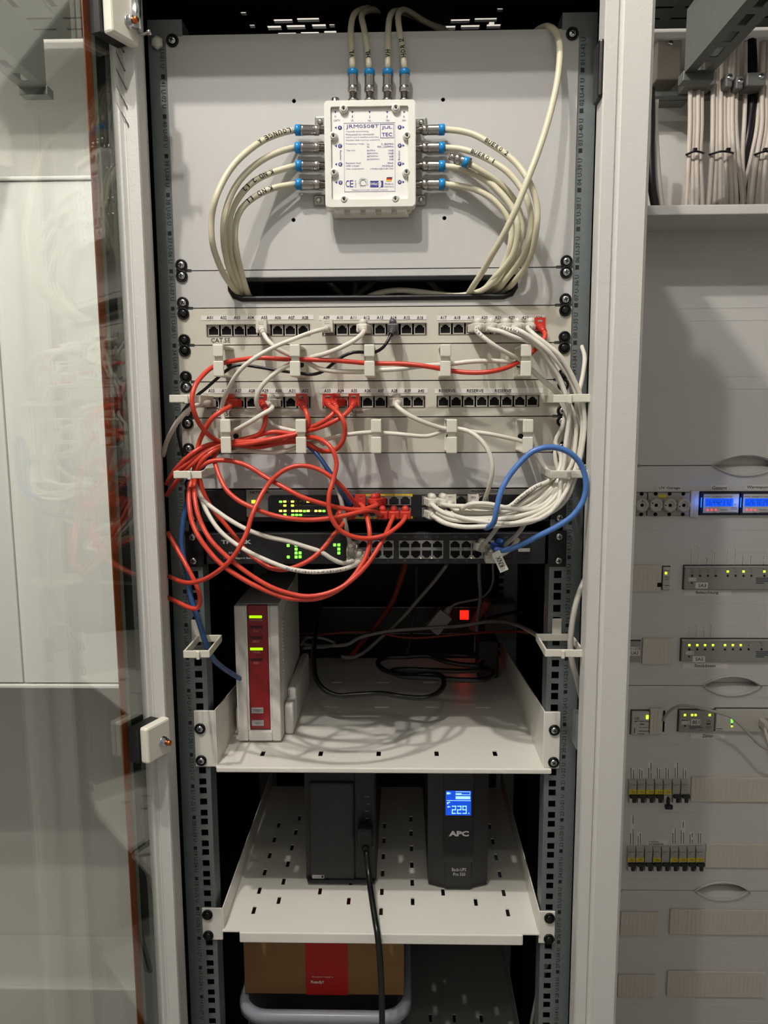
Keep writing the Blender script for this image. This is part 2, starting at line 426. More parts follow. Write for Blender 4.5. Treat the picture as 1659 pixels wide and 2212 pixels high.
# ------------------------------------------------------------ 6 U mounting plate with the multiswitch
def folded_panel(name, label, cat, kt, kb, m, holes=(), lip=.006, gap=.0006):
    t = thing(name, label, cat, (0, 0, zb(kb)))
    z0, z1 = zb(kb)+gap, zb(kt)+U-gap
    fl = .2205
    o = MB().plate(-.2405, .2405, z0+.0012, z1-.0012, -.0020, .0002, holes)      # ears and face
    obj('panel', o, m, t)
    for zz in (z1-.0012, z0): obj('folded_edge', MB().box(-fl, fl, -.0020, .012, zz, zz+.0012), m, t)
    return t
p6 = folded_panel('mounting_plate', 'large light grey six unit plate carrying the white multiswitch box', 'panel', 42, 37, GREY,
    [(q.x-a_, q.x+a_, q.z-b_, q.z+b_) for a_, b_ in ((.0024, .0010), (.0010, .0024), (.0019, .0018)) for q in (at(635, 218, -.002), at(957, 215, -.002), at(634, 475, -.002), at(960, 471, -.002))])
screws4(p6, 42, 37)

ms = thing('multiswitch', 'white cast multiswitch box printed JRM0508T on the top grey plate', 'multiswitch', (0, 0, 1.76))
CAST = mat('white_cast_enamel', (228, 226, 216), .38, bump=.08, scale=500)
PY = -.031                                        # front of the lid
a, b = at(703, 449, PY), at(898, 214, PY); bx0, bz0, bx1, bz1 = a.x, a.z, b.x, b.z
def rrect(x0, x1, z0, z1, r, n=4):
    P = []
    for cx, cz, t0 in ((x1-r, z1-r, 0), (x0+r, z1-r, 90), (x0+r, z0+r, 180), (x1-r, z0+r, 270)):
        for k in range(n+1):
            t = math.radians(t0+90*k/n); P.append((cx+r*math.cos(t), cz+r*math.sin(t)))
    return P
def ring_prism(mb, outer, inner, y0, y1):         # frame between two outlines with the same number of points
    n = len(outer)
    vs = [(x, y0, z) for x, z in outer] + [(x, y0, z) for x, z in inner] + [(x, y1, z) for x, z in outer] + [(x, y1, z) for x, z in inner]
    fs = []
    for i in range(n):
        j = (i+1) % n
        fs += [(i, n+i, n+j, j), (2*n+i, 2*n+j, 3*n+j, 3*n+i), (i, j, 2*n+j, 2*n+i), (n+i, 3*n+i, 3*n+j, n+j)]
    return mb.add(vs, fs)
# base with slightly smaller outline
obj('base', MB().prism(rrect(bx0+.004, bx1-.004, bz0-.0025, bz1-.004, .006), -.0165, -.003), CAST, ms)
q0, q1 = at(717, 433, PY+.003), at(882, 230, PY+.003)
lid = MB().prism(rrect(bx0, bx1, bz0, bz1, .0045), -.027, -.0165)
inner = rrect(q0.x, q1.x, q0.z, q1.z, .0022)
# the rim stands proud of the recessed label field, and swells into eight screw bosses
ring_prism(lid, rrect(bx0, bx1, bz0, bz1, .0045), inner, -.027, PY+.0008)
ring_prism(lid, rrect(bx0+.0008, bx1-.0008, bz0+.0008, bz1-.0008, .004), inner, PY+.0008, PY)
bosses = [(742, 234), (855, 232), (720, 293), (879, 292), (721, 372), (878, 371), (743, 430), (854, 429)]
for (px, py) in bosses:
    c = at(px, py, PY); lid.lathe((c.x, -.027, c.z), (0, -1, 0), [(0, .0052), (-.027-PY-.0008, .0050), (-.027-PY+.0002, .0043)], 18)
obj('lid', lid, CAST, ms)
for (px, py) in bosses:
    c = at(px, py, PY)
    s_ = obj('screw', MB().lathe((c.x, PY, c.z), (0, -1, 0), [(0, .0034), (.0008, .0033), (.0011, .0026), (.0007, .0024), (.0007, .0013), (-.0002, .0012)], 14), mat('enamelled_lid_screw', (205, 203, 192), .4), ms)
    obj('screw_recess', MB().lathe((c.x, PY-.0008, c.z), (0, -1, 0), [(0, .0013), (.0006, .0013)], 6), INK, s_)
LY = -.0274
lp = MB().box(q0.x+.001, q1.x-.001, LY, LY+.0004, q0.z+.001, q1.z-.001)
obj('label_plate', lp, mat('label_field_white', (236, 234, 228), .45), ms)
def Z(x, y): return (700+x*.12658, 200+y*.12658)   # detail-crop coordinates of the label
tx = MB()
def lt(s, x0, x1, y0, y1, rot=0, bold=0): 
    (a_, b_), (c_, d_) = Z(x0, y0), Z(x1, y1); tx.textpx(s, a_, c_, b_, d_, LY-.0003, rot, bold)
for s_, x in (('0', 193), ('1', 483), ('2', 778), ('3', 1075), ('4', 1360)): lt(s_, x-12 if s_ != '1' else x-7, x+12 if s_ != '1' else x+7, 390, 428)
for s_, x0, x1 in (('CATV', 165, 272), ('VL', 458, 508), ('HL', 752, 805), ('VH', 1055, 1112), ('HH', 1335, 1392)): lt(s_, x0, x1, 458, 492)
lt('JRM0508T', 375, 935, 538, 625)
for i, s_ in enumerate(('Cascade terminating', 'Multiswitch for terrestrial/', 'CATV and 4 satellite polarities', 'Satellite fully receiver powered')):
    lt(s_, 372, (757, 855, 932, 948)[i], 645+49*i, 682+49*i)
for s_, x0, x1, y in (('Frequency range:', 372, 692, 858), ('1x', 733, 772, 862), ('5...862MHz', 978, 1188, 858), ('4x', 733, 772, 908), ('950...2200MHz', 908, 1188, 905),
        ('Tap loss:', 378, 537, 972), ('@5MHz', 730, 876, 972), ('19dB', 1095, 1186, 972), ('@862MHz', 730, 920, 1020), ('19dB', 1095, 1186, 1020), ('@950MHz', 730, 922, 1070), ('6dB', 1113, 1186, 1070),
        ('@2200MHz', 730, 945, 1122), ('0dB', 1113, 1186, 1122), ('Receiver load:', 375, 630, 1185), ('40mA', 1080, 1183, 1183), ('LNB voltage:', 375, 605, 1235), ('9V/300mA', 990, 1183, 1233),
        ('max. outputlevel', 375, 680, 1285), ('100dB\u00b5V@35dB IMA', 790, 1183, 1283), ('Please terminate unused outputs', 483, 1087, 1645), ('Made in', 1038, 1183, 1540), ('Germany', 1028, 1192, 1588)):
    lt(s_, x0, x1, y, y+34)
lt('JUL', 985, 1160, 565, 630, bold=.01); lt('TEC', 985, 1162, 682, 745, bold=.01)
lt('Receiver', 270, 300, 985, 1155, -90); lt('Receiver', 1262, 1296, 985, 1150, 90); lt('Class A', 525, 548, 1495, 1620, 90)
lt('C', 370, 428, 1495, 1612); lt('E', 440, 500, 1495, 1612)
obj('lettering', tx, BLUEINK, ms)
def frame_px(mb, x0, x1, y0, y1, w, Y):
    (a_, b_), (c_, d_) = Z(x0, y0), Z(x1, y1); p, q = at(a_, d_, Y), at(c_, b_, Y)
    mb.box(p.x, q.x, Y, Y+.0003, p.z, p.z+w).box(p.x, q.x, Y, Y+.0003, q.z-w, q.z).box(p.x, p.x+w, Y, Y+.0003, p.z+w, q.z-w).box(q.x-w, q.x, Y, Y+.0003, p.z+w, q.z-w)
fm_ = MB(); frame_px(fm_, 350, 1210, 508, 1695, .00022, LY-.0003); frame_px(fm_, 958, 1190, 532, 775, .0004, LY-.0003)
for x in (193, 483, 778, 1077, 1365):
    c = [at(*Z(x-20, 318), LY), at(*Z(x+20, 318), LY), at(*Z(x, 358), LY)]
    fm_.add([(v.x, LY-.0002, v.z) for v in c], [(0, 1, 2)])
wl_ = MB()
for y, l, r_ in ((600, 'A', 'B'), (912, 'C', 'D'), (1224, 'E', 'F'), (1535, 'G', 'H')):
    k = (y-600)*.012
    c = [at(*Z(178+k, y), LY), at(*Z(215+k, y-24), LY), at(*Z(215+k, y+24), LY)]; fm_.add([(v.x, LY-.0002, v.z) for v in c], [(0, 1, 2)])
    c = [at(*Z(1375, y-8), LY), at(*Z(1337, y-32), LY), at(*Z(1337, y+16), LY)]; fm_.add([(v.x, LY-.0002, v.z) for v in c], [(0, 2, 1)])
    for s_, x, yy in ((l, 270+k, y), (r_, 1290, y-8)):
        c = at(*Z(x, yy), LY); fm_.lathe((c.x, LY, c.z), (0, -1, 0), [(0, .0023), (.0003, .0023)], 18)
        (a_, b_), (d_, e_) = Z(x-14, yy-20), Z(x+14, yy+20); wl_.textpx(s_, a_, d_, b_, e_, LY-.0005, bold=.02)
(a_, b_), (d_, e_) = Z(788, 1503), Z(1010, 1616); fm_.rectpx(a_, d_, b_, e_, LY-.0003, .0003)
obj('print', fm_, BLUEINK, ms)
(a_, b_), (d_, e_) = Z(795, 1535), Z(925, 1590); wl_.textpx('DiSEqC', a_, d_, b_, e_, LY-.0005, bold=.02)
c = at(*Z(930, 1560), LY); wl_.prism([(c.x + .0033*math.cos(t), c.z + .0025*1.9*math.sin(t)) for t in [(-90+15*i)*PI/180 for i in range(13)]], LY-.0005, LY-.0003)
obj('white_print', wl_, LABEL, ms)
g = MB(); frame_px(g, 610, 718, 1478, 1593, .00025, LY-.0003); (a_, b_), (d_, e_) = Z(630, 1505), Z(700, 1580)
c = at((a_+d_)/2, (b_+e_)/2, LY); g.tube([(c.x+.0032*math.cos(t), LY-.0002, c.z+.0032*math.sin(t)) for t in [i*PI/8 for i in range(15)]], .0002, 5)
for s_, x0, x1, y0, y1, r_ in (('by sense', 620, 705, 1605, 1618, 0), ('efficient', 588, 600, 1495, 1565, 90), ('Efficient', 735, 745, 1478, 1588, 90), ('Efficient', 625, 705, 1455, 1466, 0)):
    (a_, b_), (d_, e_) = Z(x0, y0), Z(x1, y1); g.textpx(s_, a_, d_, b_, e_, LY-.0003, r_)
obj('green_print', g, mat('green_print', (52, 92, 70), .6), ms)
for nm, rgb, y0, y1 in (('black_band', (20, 20, 20), 1445, 1468), ('red_band', (205, 40, 30), 1468, 1490), ('gold_band', (240, 190, 50), 1490, 1512)):
    sh = lambda y: (1512-y)*.25
    c = [at(*Z(x+sh(y), y), LY) for x, y in ((1055, y1), (1150, y1), (1150, y0), (1055, y0))]
    obj('flag_print', MB().add([(v.x, LY-.0003, v.z) for v in c], [(0, 1, 2, 3)]), mat(nm, rgb, .5), ms)
for (px, py, sx) in ((693, 263, -1), (690, 432, -1), (909, 265, 1), (908, 432, 1)):
    c = at(px, py, -.006); e = MB().box(c.x-.0072, c.x+.0072, -.0055, -.002, c.z-.0065, c.z+.0065, .002)
    ear = obj('mount_ear', e, mat('cast_metal_ear', (150, 150, 142), .35, metal=.8), ms)
    obj('ear_screw', MB().lathe((c.x+sx*.001, -.0055, c.z), (0, -1, 0), [(0, .0036), (.0015, .0034), (.002, .0015)], 12), CHROME, ear)
# blank lower sockets under the box and the free cable-tv stub on top
for px in (734, 768, 801, 835, 868):
    c = at(px, 456, -.018); obj('lower_lug', MB().box(c.x-.006, c.x+.006, -.0265, -.008, bz0-.0042, bz0+.002, .001), CAST, ms)
obj('lower_flange', MB().box(bx0+.008, bx1-.008, -.012, -.004, bz0-.0055, bz0), CAST, ms)
c = at(724, 205, -.014); obj('stub', MB().lathe((c.x, -.014, bz1-.006), (0, 0, 1), [(0, .0048), (.014, .0048), (.0145, .0040)], 16), CHROME, ms)

# F-type plugs: hex nut, sleeve, blue ring (modelled along +X, tip at the origin)
def connector(parent, base, ax, L=.0345):
    ax = Vector(ax).normalized()
    obj('collar', MB().lathe(base, ax, [(0, .0042), (.008, .0042)], 14), CHROME, parent)
    c = obj('connector', MB().lathe(base+ax*.0135, ax, [(0, .0053), (.001, .0058), (.0115, .0058), (.0120, .0061), (L-.0135-.0068, .0061)], 18), CHROME, parent)
    obj('hex_nut', MB().lathe(base+ax*.0070, ax, [(0, .0054), (.0008, .0062), (.0060, .0062), (.0067, .0054)], 6), CHROME, c)
    obj('colour_ring', MB().lathe(base+ax*(L-.0070), ax, [(0, .0062), (.0062, .0062), (.0070, .0050)], 18), BLURING, c)
    return c
def sock(base, ax): obj('socket_stub', MB().lathe(base-ax*.004, ax, [(0, .0062), (.003, .0062), (.0034, .0047), (.012, .0047)], 14), CHROME, ms)

COAXG = 'coax cables plugged into the multiswitch'
def cab(name, label, cat, pts, r, m, group=None, n=10):
    """pts: (px, py, depth) or (px, py) with the depth carried on linearly between given ones"""
    P = [list(p) for p in pts]; ks = [i for i, p in enumerate(P) if len(p) > 2]
    out = []
    for i, p in enumerate(P):
        if len(p) > 2: Y = p[2]
        else:
            lo = max([k for k in ks if k < i], default=ks[0]); hi = min([k for k in ks if k > i], default=ks[-1])
            Y = P[lo][2] if lo == hi else P[lo][2] + (P[hi][2]-P[lo][2])*(i-lo)/(hi-lo)
        out.append(at(p[0], p[1], Y) if not isinstance(p[0], Vector) else p[0])
    return tag(obj(name, MB().tube(spline(out), r, n), m, None, out[0]), label, cat, group), out

cA = [[(637,281,-.015),(609,287),(575,300,-.035),(541,322),(507,354,-.06),(484,388),(465,432,-.075),(457,473),(458.6,523,-.065),(470,562),(484,593,-.035),(503,620,-.012),(522,641,.010),(545,655,.05)],
      [(637,319,-.015),(609,326),(575,341,-.03),(541,365),(514,395,-.05),(496,429),(484,473,-.062),(483,523,-.05),(487,548),(495,582,-.028),(509,615,-.010),(522,640,.012),(545,655,.05)],
      [(639,358,-.015),(609,366),(575,378,-.025),(545,395),(518,424,-.042),(501,456),(495.5,489,-.05),(496,527,-.04),(499,548),(507,582,-.02),(519,615,-.008),(530,640,.014),(552,655,.05)],
      [(639,398,-.015),(609,402),(575,412,-.025),(541,432),(521,452,-.036),(510,479),(507.5,513,-.038),(512,548,-.03),(523,595,-.014),(534,630,-.002),(540,642,.016),(562,655,.05)]]
nmL = ['topmost left ivory coax cable from port A, handwritten LOUNGE', 'ivory coax cable from left port C, second from top', 'ivory coax cable from left port E, handwritten KIND 2', 'lowest left ivory coax cable from port G, handwritten KIND 1']
nmR = ['topmost right ivory coax cable from port B', 'ivory coax cable from right port D, second from top', 'ivory coax cable from right port F, third from top', 'lowest right ivory coax cable from port H, sweeping into slot']
cB = [[(961,280,-.015),(988,282),(1022,290,-.03),(1062,312),(1103,341,-.045),(1130,371),(1150,408,-.06),(1160,446),(1160,483,-.06),(1154,523),(1145,554,-.04),(1131,583),(1113,606,-.02),(1095,624,.004),(1060,640,.03)],
      [(961,319,-.015),(995,322),(1029,332,-.028),(1062,348),(1096,371,-.04),(1123,402),(1140,435,-.05),(1147,473),(1142,513,-.05),(1130,554,-.038),(1116,575),(1094,603,-.016),(1074,626,.006),(1040,640,.03)],
      [(961,359,-.015),(995,364),(1029,378,-.025),(1062,398),(1089,425,-.034),(1110,456),(1118,489,-.04),(1115,527),(1106,554,-.03),(1089,578),(1068,600,-.012),(1046,624,.006),(1010,642,.03)],
      [(961,398,-.015),(1002,403),(1035,413,-.022),(1069,434),(1093,462,-.028),(1105,496),(1103,527,-.028),(1096,554),(1080,590,-.016),(1062,612),(1040,628,-.001),(1000,638,.006),(957,637,.012),(910,631),(863,627,.02),(831,630),(803,638,.03),(785,652,.05)]]
def handwriting(cable, pts, s, i0, size=.0075, R=.00385, m=None, name='handwriting'):
    """letters laid along the jacket, on the side that faces the room"""
    P = spline(pts, .001); mb = MB(); adv = 0
    for ch in s:
        if ch == ' ': adv += size*.5; continue
        vs, fs, x0, x1, y0, y1 = glyphs(ch, .02)
        bm = bmesh.new(); bv = [bm.verts.new((x, y, 0)) for x, y in vs]
        for f_ in fs:
            try: bm.faces.new([bv[i] for i in f_])
            except ValueError: pass
        for q in range(1, 7):
            bmesh.ops.bisect_plane(bm, dist=1e-7, geom=bm.verts[:] + bm.edges[:] + bm.faces[:], plane_co=(0, y0+(y1-y0)*q/7, 0), plane_no=(0, 1, 0))
        bm.verts.index_update(); vs = [(v.co.x, v.co.y) for v in bm.verts]; fs = [tuple(v.index for v in f_.verts) for f_ in bm.faces]; bm.free()
        w = size*{'I': .09, '1': .22, '.': .10}.get(ch, .6)
        k = min(len(P)-2, int((i0+adv)/.001)); p, t = P[k], (P[k+1]-P[k]).normalized()
        nrm = Vector((0,-1,0)); nrm = (nrm - t*nrm.dot(t)).normalized(); u = t; v = nrm.cross(u)
        o_ = []
        for (x, y) in vs:
            a_ = ((x-x0)/(x1-x0)-.5)*w; b_ = ((y-y0)/(y1-y0)-.5)*size*.85 if ch != '.' else ((y-y0)/(y1-y0)*.12-.5)*size*.85
            ang = b_/R; o_.append(p + u*a_ + v*(R*math.sin(ang)) + nrm*(R*math.cos(ang)))
        mb.add(o_, fs); adv += w + size*.22
    obj(name, mb, m or INK, cable)
wr = {0: ('LOUNGE A', .010), 2: ('KIND 2 1.2', .030), 3: ('KIND 1.1', .030)}
for i in range(4):
    py = (281, 319, 358, 398)[i]
    c0 = at(703, py, -.015)
    o, P = cab('coax_cable', nmL[i], 'cable', cA[i], .0036, COAX, COAXG, 12)
    sock(Vector((c0.x, -.015, c0.z)), Vector((-1,0,0)))
    connector(o, Vector((c0.x, -.015, c0.z)), P[0]-Vector((c0.x, -.015, c0.z)), (P[0]-c0).length)
    if i in wr:
        s_, d0 = wr[i]
        handwriting(o, P, s_, d0)
    c0 = at(899, py, -.015)
    o, P = cab('coax_cable', nmR[i], 'cable', cB[i], .0036, COAX, COAXG, 12)
    sock(Vector((c0.x, -.015, c0.z)), Vector((1,0,0)))
    connector(o, Vector((c0.x, -.015, c0.z)), P[0]-Vector((c0.x, -.015, c0.z)), (P[0]-c0).length)
    if i < 2: handwriting(o, P, ('BUERO 2', 'BUERO 1')[i], .055 if i == 0 else .035, .006)
cT = [[(762,150,-.014),(759,101,-.008),(758,60,.0),(764,33,.012),(778,22,.03),(800,18,.06),(830,30,.10)],
      [(798,150,-.014),(793,101,-.008),(786,60,.0),(781,36,.014),(790,24,.034),(815,22,.065),(850,34,.10)],
      [(838,150,-.014),(838,101,-.008),(839,60,.0),(843,34,.012),(855,24,.03),(880,30,.06),(920,48,.09),(960,62,.11)],
      [(874,150,-.014),(869,101,-.008),(862,60,.0),(860,34,.012),(868,22,.028),(885,26,.05),(913,44,.07),(946,61,.09),(975,72,.11)]]
tl = ['first upper ivory coax cable rising from port 1', 'second upper ivory coax cable rising from port 2', 'third upper ivory coax cable rising from port 3', 'fourth upper ivory coax cable rising from port 4']
for i in range(4):
    c0 = at((763, 799, 837, 874)[i], 213, -.014)
    o, P = cab('coax_cable', tl[i], 'cable', cT[i], .0036, COAX, COAXG, 12)
    b0 = Vector((c0.x, -.014, c0.z)); sock(b0, Vector((0,0,1)))
    connector(o, b0, P[0]-b0, (P[0]-b0).length)
    handwriting(o, P, ('VL', 'HL', 'VH', 'HORIZ')[i], .014, .007)
o, P = cab('coax_cable', 'loose ivory coax cable with unplugged connector hanging by ports D and F', 'cable',
    [(1013,353,-.035),(1042,371,-.034),(1069,388,-.03),(1096,412,-.026),(1118,445,-.022),(1128,490,-.02),(1122,530,-.018),(1108,565,-.012),(1085,600,-.006),(1060,625,.008),(1030,642,.03)], .0034, COAX, None, 12)
tip = at(971, 337, -.034); connector(o, tip, P[0]-tip, (P[0]-tip).length)
cab('coax_cable', 'long ivory coax cable looping over plate top right and running diagonally down', 'cable',
    [(1140,86,.10),(1150,75,.05),(1166,62,.02),(1184,57,.0),(1199,66,-.012),(1208,91,-.022),(1209,128,-.03),(1203,179,-.038),(1187,250,-.05),(1164,324,-.062),(1137,395,-.068),(1110,462,-.066),(1083,516,-.055),(1059,557,-.04),(1044,584,-.028),(1022,618,-.010),(1008,640,.010),(990,655,.04)], .0037, COAX, None, 12)

# ------------------------------------------------------------ cable entry panel
z0, z1 = zb(36)+.0006, zb(36)+U-.0006
sa, sb = at(498, 648, -.002), at(1114, 593, -.002)
slot = [(sa.x, sb.x, sa.z+.010, sb.z), (sa.x+.004, sb.x-.004, sa.z+.004, sa.z+.010), (sa.x+.010, sb.x-.010, sa.z, sa.z+.004)]
ce = thing('cable_entry_panel', 'light grey panel with long black rimmed cable slot below the multiswitch plate', 'panel', (0, 0, z0))
obj('panel', MB().plate(-.2405, .2405, z0+.0012, z1-.0012, -.002, .0002, slot), GREY, ce)
[obj('folded_edge', MB().box(-.2205, .2205, -.002, .012, zz, zz+.0012), GREY, ce) for zz in (z1-.0012, z0)]
rim = [Vector((sb.x-.0005, -.002, sb.z-.001)), Vector((sb.x-.0005, -.002, sa.z+.012)), Vector((sb.x-.005, -.002, sa.z+.0045)), Vector((sb.x-.014, -.002, sa.z+.0012)),
       Vector((.0, -.002, sa.z+.0010)), Vector((sa.x+.014, -.002, sa.z+.0012)), Vector((sa.x+.005, -.002, sa.z+.0045)), Vector((sa.x+.0005, -.002, sa.z+.012)), Vector((sa.x+.0005, -.002, sb.z-.001))]
obj('edge_bead', MB().tube(rim, .0036, 8), RUBBER, ce)
obj('upper_bead', MB().box(sa.x, sb.x, -.0035, .010, sb.z-.006, sb.z, .001), RUBBER, ce)
screws4(ce, 36, 36)

# ------------------------------------------------------------ keystone jack mesh (opening faces -Y, origin at its middle)
def jack_me(w=.0136, h=.0132, up=True):
    f = 1 if up else -1
    H = [(-.0058, .0058, -.0050, .0022), (-.0038, .0038, .0020, .0040), (-.0021, .0021, .0038, .0052)]
    if not up: H = [(a_, b_, -d_, -c_) for a_, b_, c_, d_ in H]
    return MB().plate(-w/2, w/2, -h/2, h/2, -.0012, .0, H)
ME_JACK = jack_me().mesh('jack', mat('jack_housing', (176, 172, 160), .4))
ME_SOCK = MB().box(-.0060, .0060, .0005, .0110, -.0056, .0054).mesh('socket', DARKHOLE)
ME_JACKD = jack_me(.0142, .0118).mesh('jack', mat('metal_jack_housing', (150, 150, 146), .35, metal=.6))
ME_JACKU = jack_me(.0142, .0118, False).mesh('jack', MATS['metal_jack_housing'])
def jack(t, x, z, y, me=None):
    j = inst('jack', me or ME_JACK, (x, y, z), t); inst('socket', ME_SOCK, (x, y, z), j); return j

def patch_panel(k, label, groups, pyj, ytxt, strips, cat5, extra, black):
    z0, z1 = zb(k)+.0006, zb(k)+U-.0006
    t = thing('patch_bay', label, 'patch panel', (0, 0, z0))
    zj = at(830, pyj, -.002).z; holes = []
    for g in groups:
        a_, b_ = at(g[0]-14, pyj, -.002).x, at(g[-1]+14, pyj, -.002).x; holes.append((a_, b_, zj-.0066, zj+.0066))
    obj('panel', MB().plate(-.2405, .2405, z0+.0012, z1-.0012, -.002, .0002, holes), BEIGE, t)
    [obj('folded_edge', MB().box(-.2205, .2205, -.002, .012, zz, zz+.0012), BEIGE, t) for zz in (z1-.0012, z0)]
    for g in groups:
        a_, b_ = at(g[0]-14, pyj, -.002).x, at(g[-1]+14, pyj, -.002).x
        fr_ = MB().box(a_-.0008, a_, -.0026, 0, zj-.0072, zj+.0072).box(b_, b_+.0008, -.0026, 0, zj-.0072, zj+.0072).box(a_, b_, -.0026, 0, zj+.0066, zj+.0074).box(a_, b_, -.0026, 0, zj-.0074, zj-.0066)
        obj('port_frame', fr_, mat('port_frame_grey', (120, 116, 106), .4), t)
        for px in g: jack(t, at(px, pyj, 0).x, zj, .0012)
    for (x0, x1, names) in strips:
        ls = MB().rectpx(x0, x1, ytxt-6, ytxt+6, -.0024); ob = obj('label_strip', ls, LABEL, t)
        tx = MB()
        for s_, x, w in names: tx.textpx(s_, x-w/2, x+w/2, ytxt-3.6, ytxt+3.6, -.0027, bold=.012)
        obj('lettering', tx, INK, ob)
    tx = MB()
    for s_, x0, x1, y0, y1 in extra: tx.textpx(s_, x0, x1, y0, y1, -.0023)
    obj('lettering', tx, INK, t)
    screws4(t, k, k, black)
    return t, zj
G1 = [461, 489, 516.6, 544, 572, 599.5, 627, 654.7]; G2 = [711, 739, 766, 793, 821, 849, 878, 906.6]; G3 = [962, 990.5, 1018.5, 1046, 1074, 1103, 1131, 1159]
L1 = [('A%02d' % (i+1), 453+29.4*i, 13.5) for i in range(8)]; L2 = [('A%02d' % (i+9), 705+28.9*i, 13.5) for i in range(8)]; L3 = [('A%02d' % (i+17), 958+29.4*i, 13.5) for i in range(8)]
pp1, ZJ1 = patch_panel(35, 'upper patch panel with ports labelled A01 to A24 and CAT.5E', [G1, G2, G3], 711, 686, [(435, 677, L1), (689, 921, L2), (944, 1178, L3)], None, [('CAT.5E', 456, 497, 730, 740)], (True,)*4)
H1 = [461, 488.5, 516, 544, 572, 600, 628, 656]; H2 = [712, 739.5, 767, 794, 821.5, 849, 877, 903.5]; H3 = [958, 985.5, 1013, 1040.7, 1068, 1095, 1123, 1150]
K1 = [('A%d' % (i+25), 456.5+29*i, 13.5) for i in range(8)]; K2 = [('A%d' % (i+33), 707+28.9*i, 13.5) for i in range(8)]; K3 = [('RESERVE', 966, 36), ('RESERVE', 1026.5, 36), ('RESERVE', 1087, 36)]
pp2, ZJ2 = patch_panel(33, 'lower patch panel with ports labelled A25 to A40 and RESERVE', [H1, H2, H3], 868, 844, [(437, 670, K1), (690, 924, K2), (939, 1173, K3)], None, [('CAT.5E', 458, 500, 888, 898), ('Mobotix', 757, 785, 886, 893), ('PoE', 757, 771, 893.5, 899)], (False,)*4)

# ------------------------------------------------------------ cable managers with split rings
def manager(k, label, clips, yt, yb, black):
    z0, z1 = zb(k)+.0006, zb(k)+U-.0006
    t = thing('cable_manager', label, 'cable manager', (0, 0, z0))
    obj('panel', MB().box(-.2405, .2405, -.002, .0002, z0+.0012, z1-.0012), BEIGE, t)
    [obj('folded_edge', MB().box(-.2205, .2205, -.002, .012, zz, zz+.0012), BEIGE, t) for zz in (z1-.0012, z0)]
    F = -.062
    for i, px in enumerate(clips):
        c = at(px, (yt+yb)/2, F); x0, x1 = c.x-.0057, c.x+.0057
        zt, zl = at(px, yt, F).z, at(px, yb, F).z; zm = (zt+zl)/2; w = .0024
        mb = MB().box(x0, x1, -.0048, -.002, zl, zt, .0008).box(x0, x1, F+.001, -.003, zt-w, zt, .0007).box(x0, x1, F+.001, -.003, zl, zl+w, .0007)
        ring = obj('cable_ring', mb, CREAM, t)
        jog = .0012
        obj('upper_tab', MB().box(x0-.0004, x1+.0004, F-jog, F+.0028, zm+.0042, zt+.0002, .0012).box(x0+.001, x1-.001, F+.0026, F+.0046, zm-.0004, zm+.006, .0006), CREAM, ring)
        obj('lower_tab', MB().box(x0-.0004, x1+.0004, F-jog, F+.0028, zl-.0002, zm-.0005, .0012), CREAM, ring)
        obj('fixing', MB().lathe((c.x, -.0048, zm-.002), (0,-1,0), [(0, .0034), (.002, .0034), (.0026, .002)], 12), BLKSCREW, ring)
    screws4(t, k, k, black)
manager(34, 'upper cable manager with five split rings carrying one long red cable', [471.5, 637, 798, 962.5, 1136.5], 744, 813, (True,)*4)
manager(32, 'lower cable manager with five split rings, left ones stuffed with red cables', [487.5, 650, 812.5, 976, 1140.5], 906, 979, (False,)*4)
bp = folded_panel('blank_rack_plate', 'plain light grey one unit blank panel between cable manager and upper switch', 'panel', 31, 31, GREY)
screws4(bp, 31, 31)

for i, (lab, pts) in enumerate((('dim grey cable bending down inside the long slot, left of centre', [(690,596,.16),(712,612),(738,640,.18),(745,670,.2)]),
        ('dim grey cable forming a V inside the long slot', [(822,596,.16),(800,615),(770,640,.18),(760,670,.2)]),
        ('dim grey cable crossing the long slot right of centre', [(920,600,.14),(945,625),(975,645,.16),(1000,675,.2)]),
        ('dim grey cable rising behind the long slot near its middle', [(765,596,.19),(768,620),(765,650,.2),(768,680,.2)]))):
    cab('cable', lab, 'cable', pts, .0040, WCAB2, None, 8)
# ------------------------------------------------------------ upper network switch
sw = thing('network_switch', 'upper black and silver network switch with yellow green lights and red plugs', 'network switch', (0, .1, zb(30)))
a, b = at(436, 1133, -.004), at(1190, 1057, -.004)
za, zt = zb(30)+.0045, zb(30)+U-.0012
METALD = mat('dark_switch_metal', (34, 34, 36), .4, metal=.3, bump=.1)
obj('body', MB().box(-.2195, .2195, 0, .26, za-.002, zt), METALD, sw)
for sgn in (-1, 1):
    e = obj('rack_ear', MB().box(sgn*.2195, sgn*.2405, -.002, .0005, za, zt).box(sgn*.2195, sgn*.2210, -.002, .05, za, zt), BLK, sw)
for sgn in (-1, 1): screw(sw, sgn*.2325, zb(30)+BH, -.002, False, False)
FACE = mat('silver_grey_front', (128, 126, 122), .45, metal=.3)
s0, s1 = at(533, 1127, -.004), at(1190, 1058, -.004)
obj('front_plate', MB().box(s0.x, .2195, -.0040, 0, za+.004, zt, .0006), FACE, sw)
d0, d1 = at(580, 1126, -.005), at(1180, 1068, -.005)
pan = MB().prism(rrect(d0.x, d1.x, za+.0042, d1.z, .005), -.0052, -.0040); obj('dark_window', pan, mat('navy_black_window', (20, 21, 26), .25), sw)
obj('left_front', MB().box(-.2195, s0.x-.0004, -.0035, 0, za+.001, zt, .0006), BLK, sw)
tx = MB(); tx.textpx('NETGEAR', 540, 581, 1060.5, 1066.5, -.0043, bold=.03); tx.textpx('ProSAFE  FS524PE', 1019, 1085, 1058, 1064, -.0043, bold=.02)
obj('lettering', tx, INK, sw)
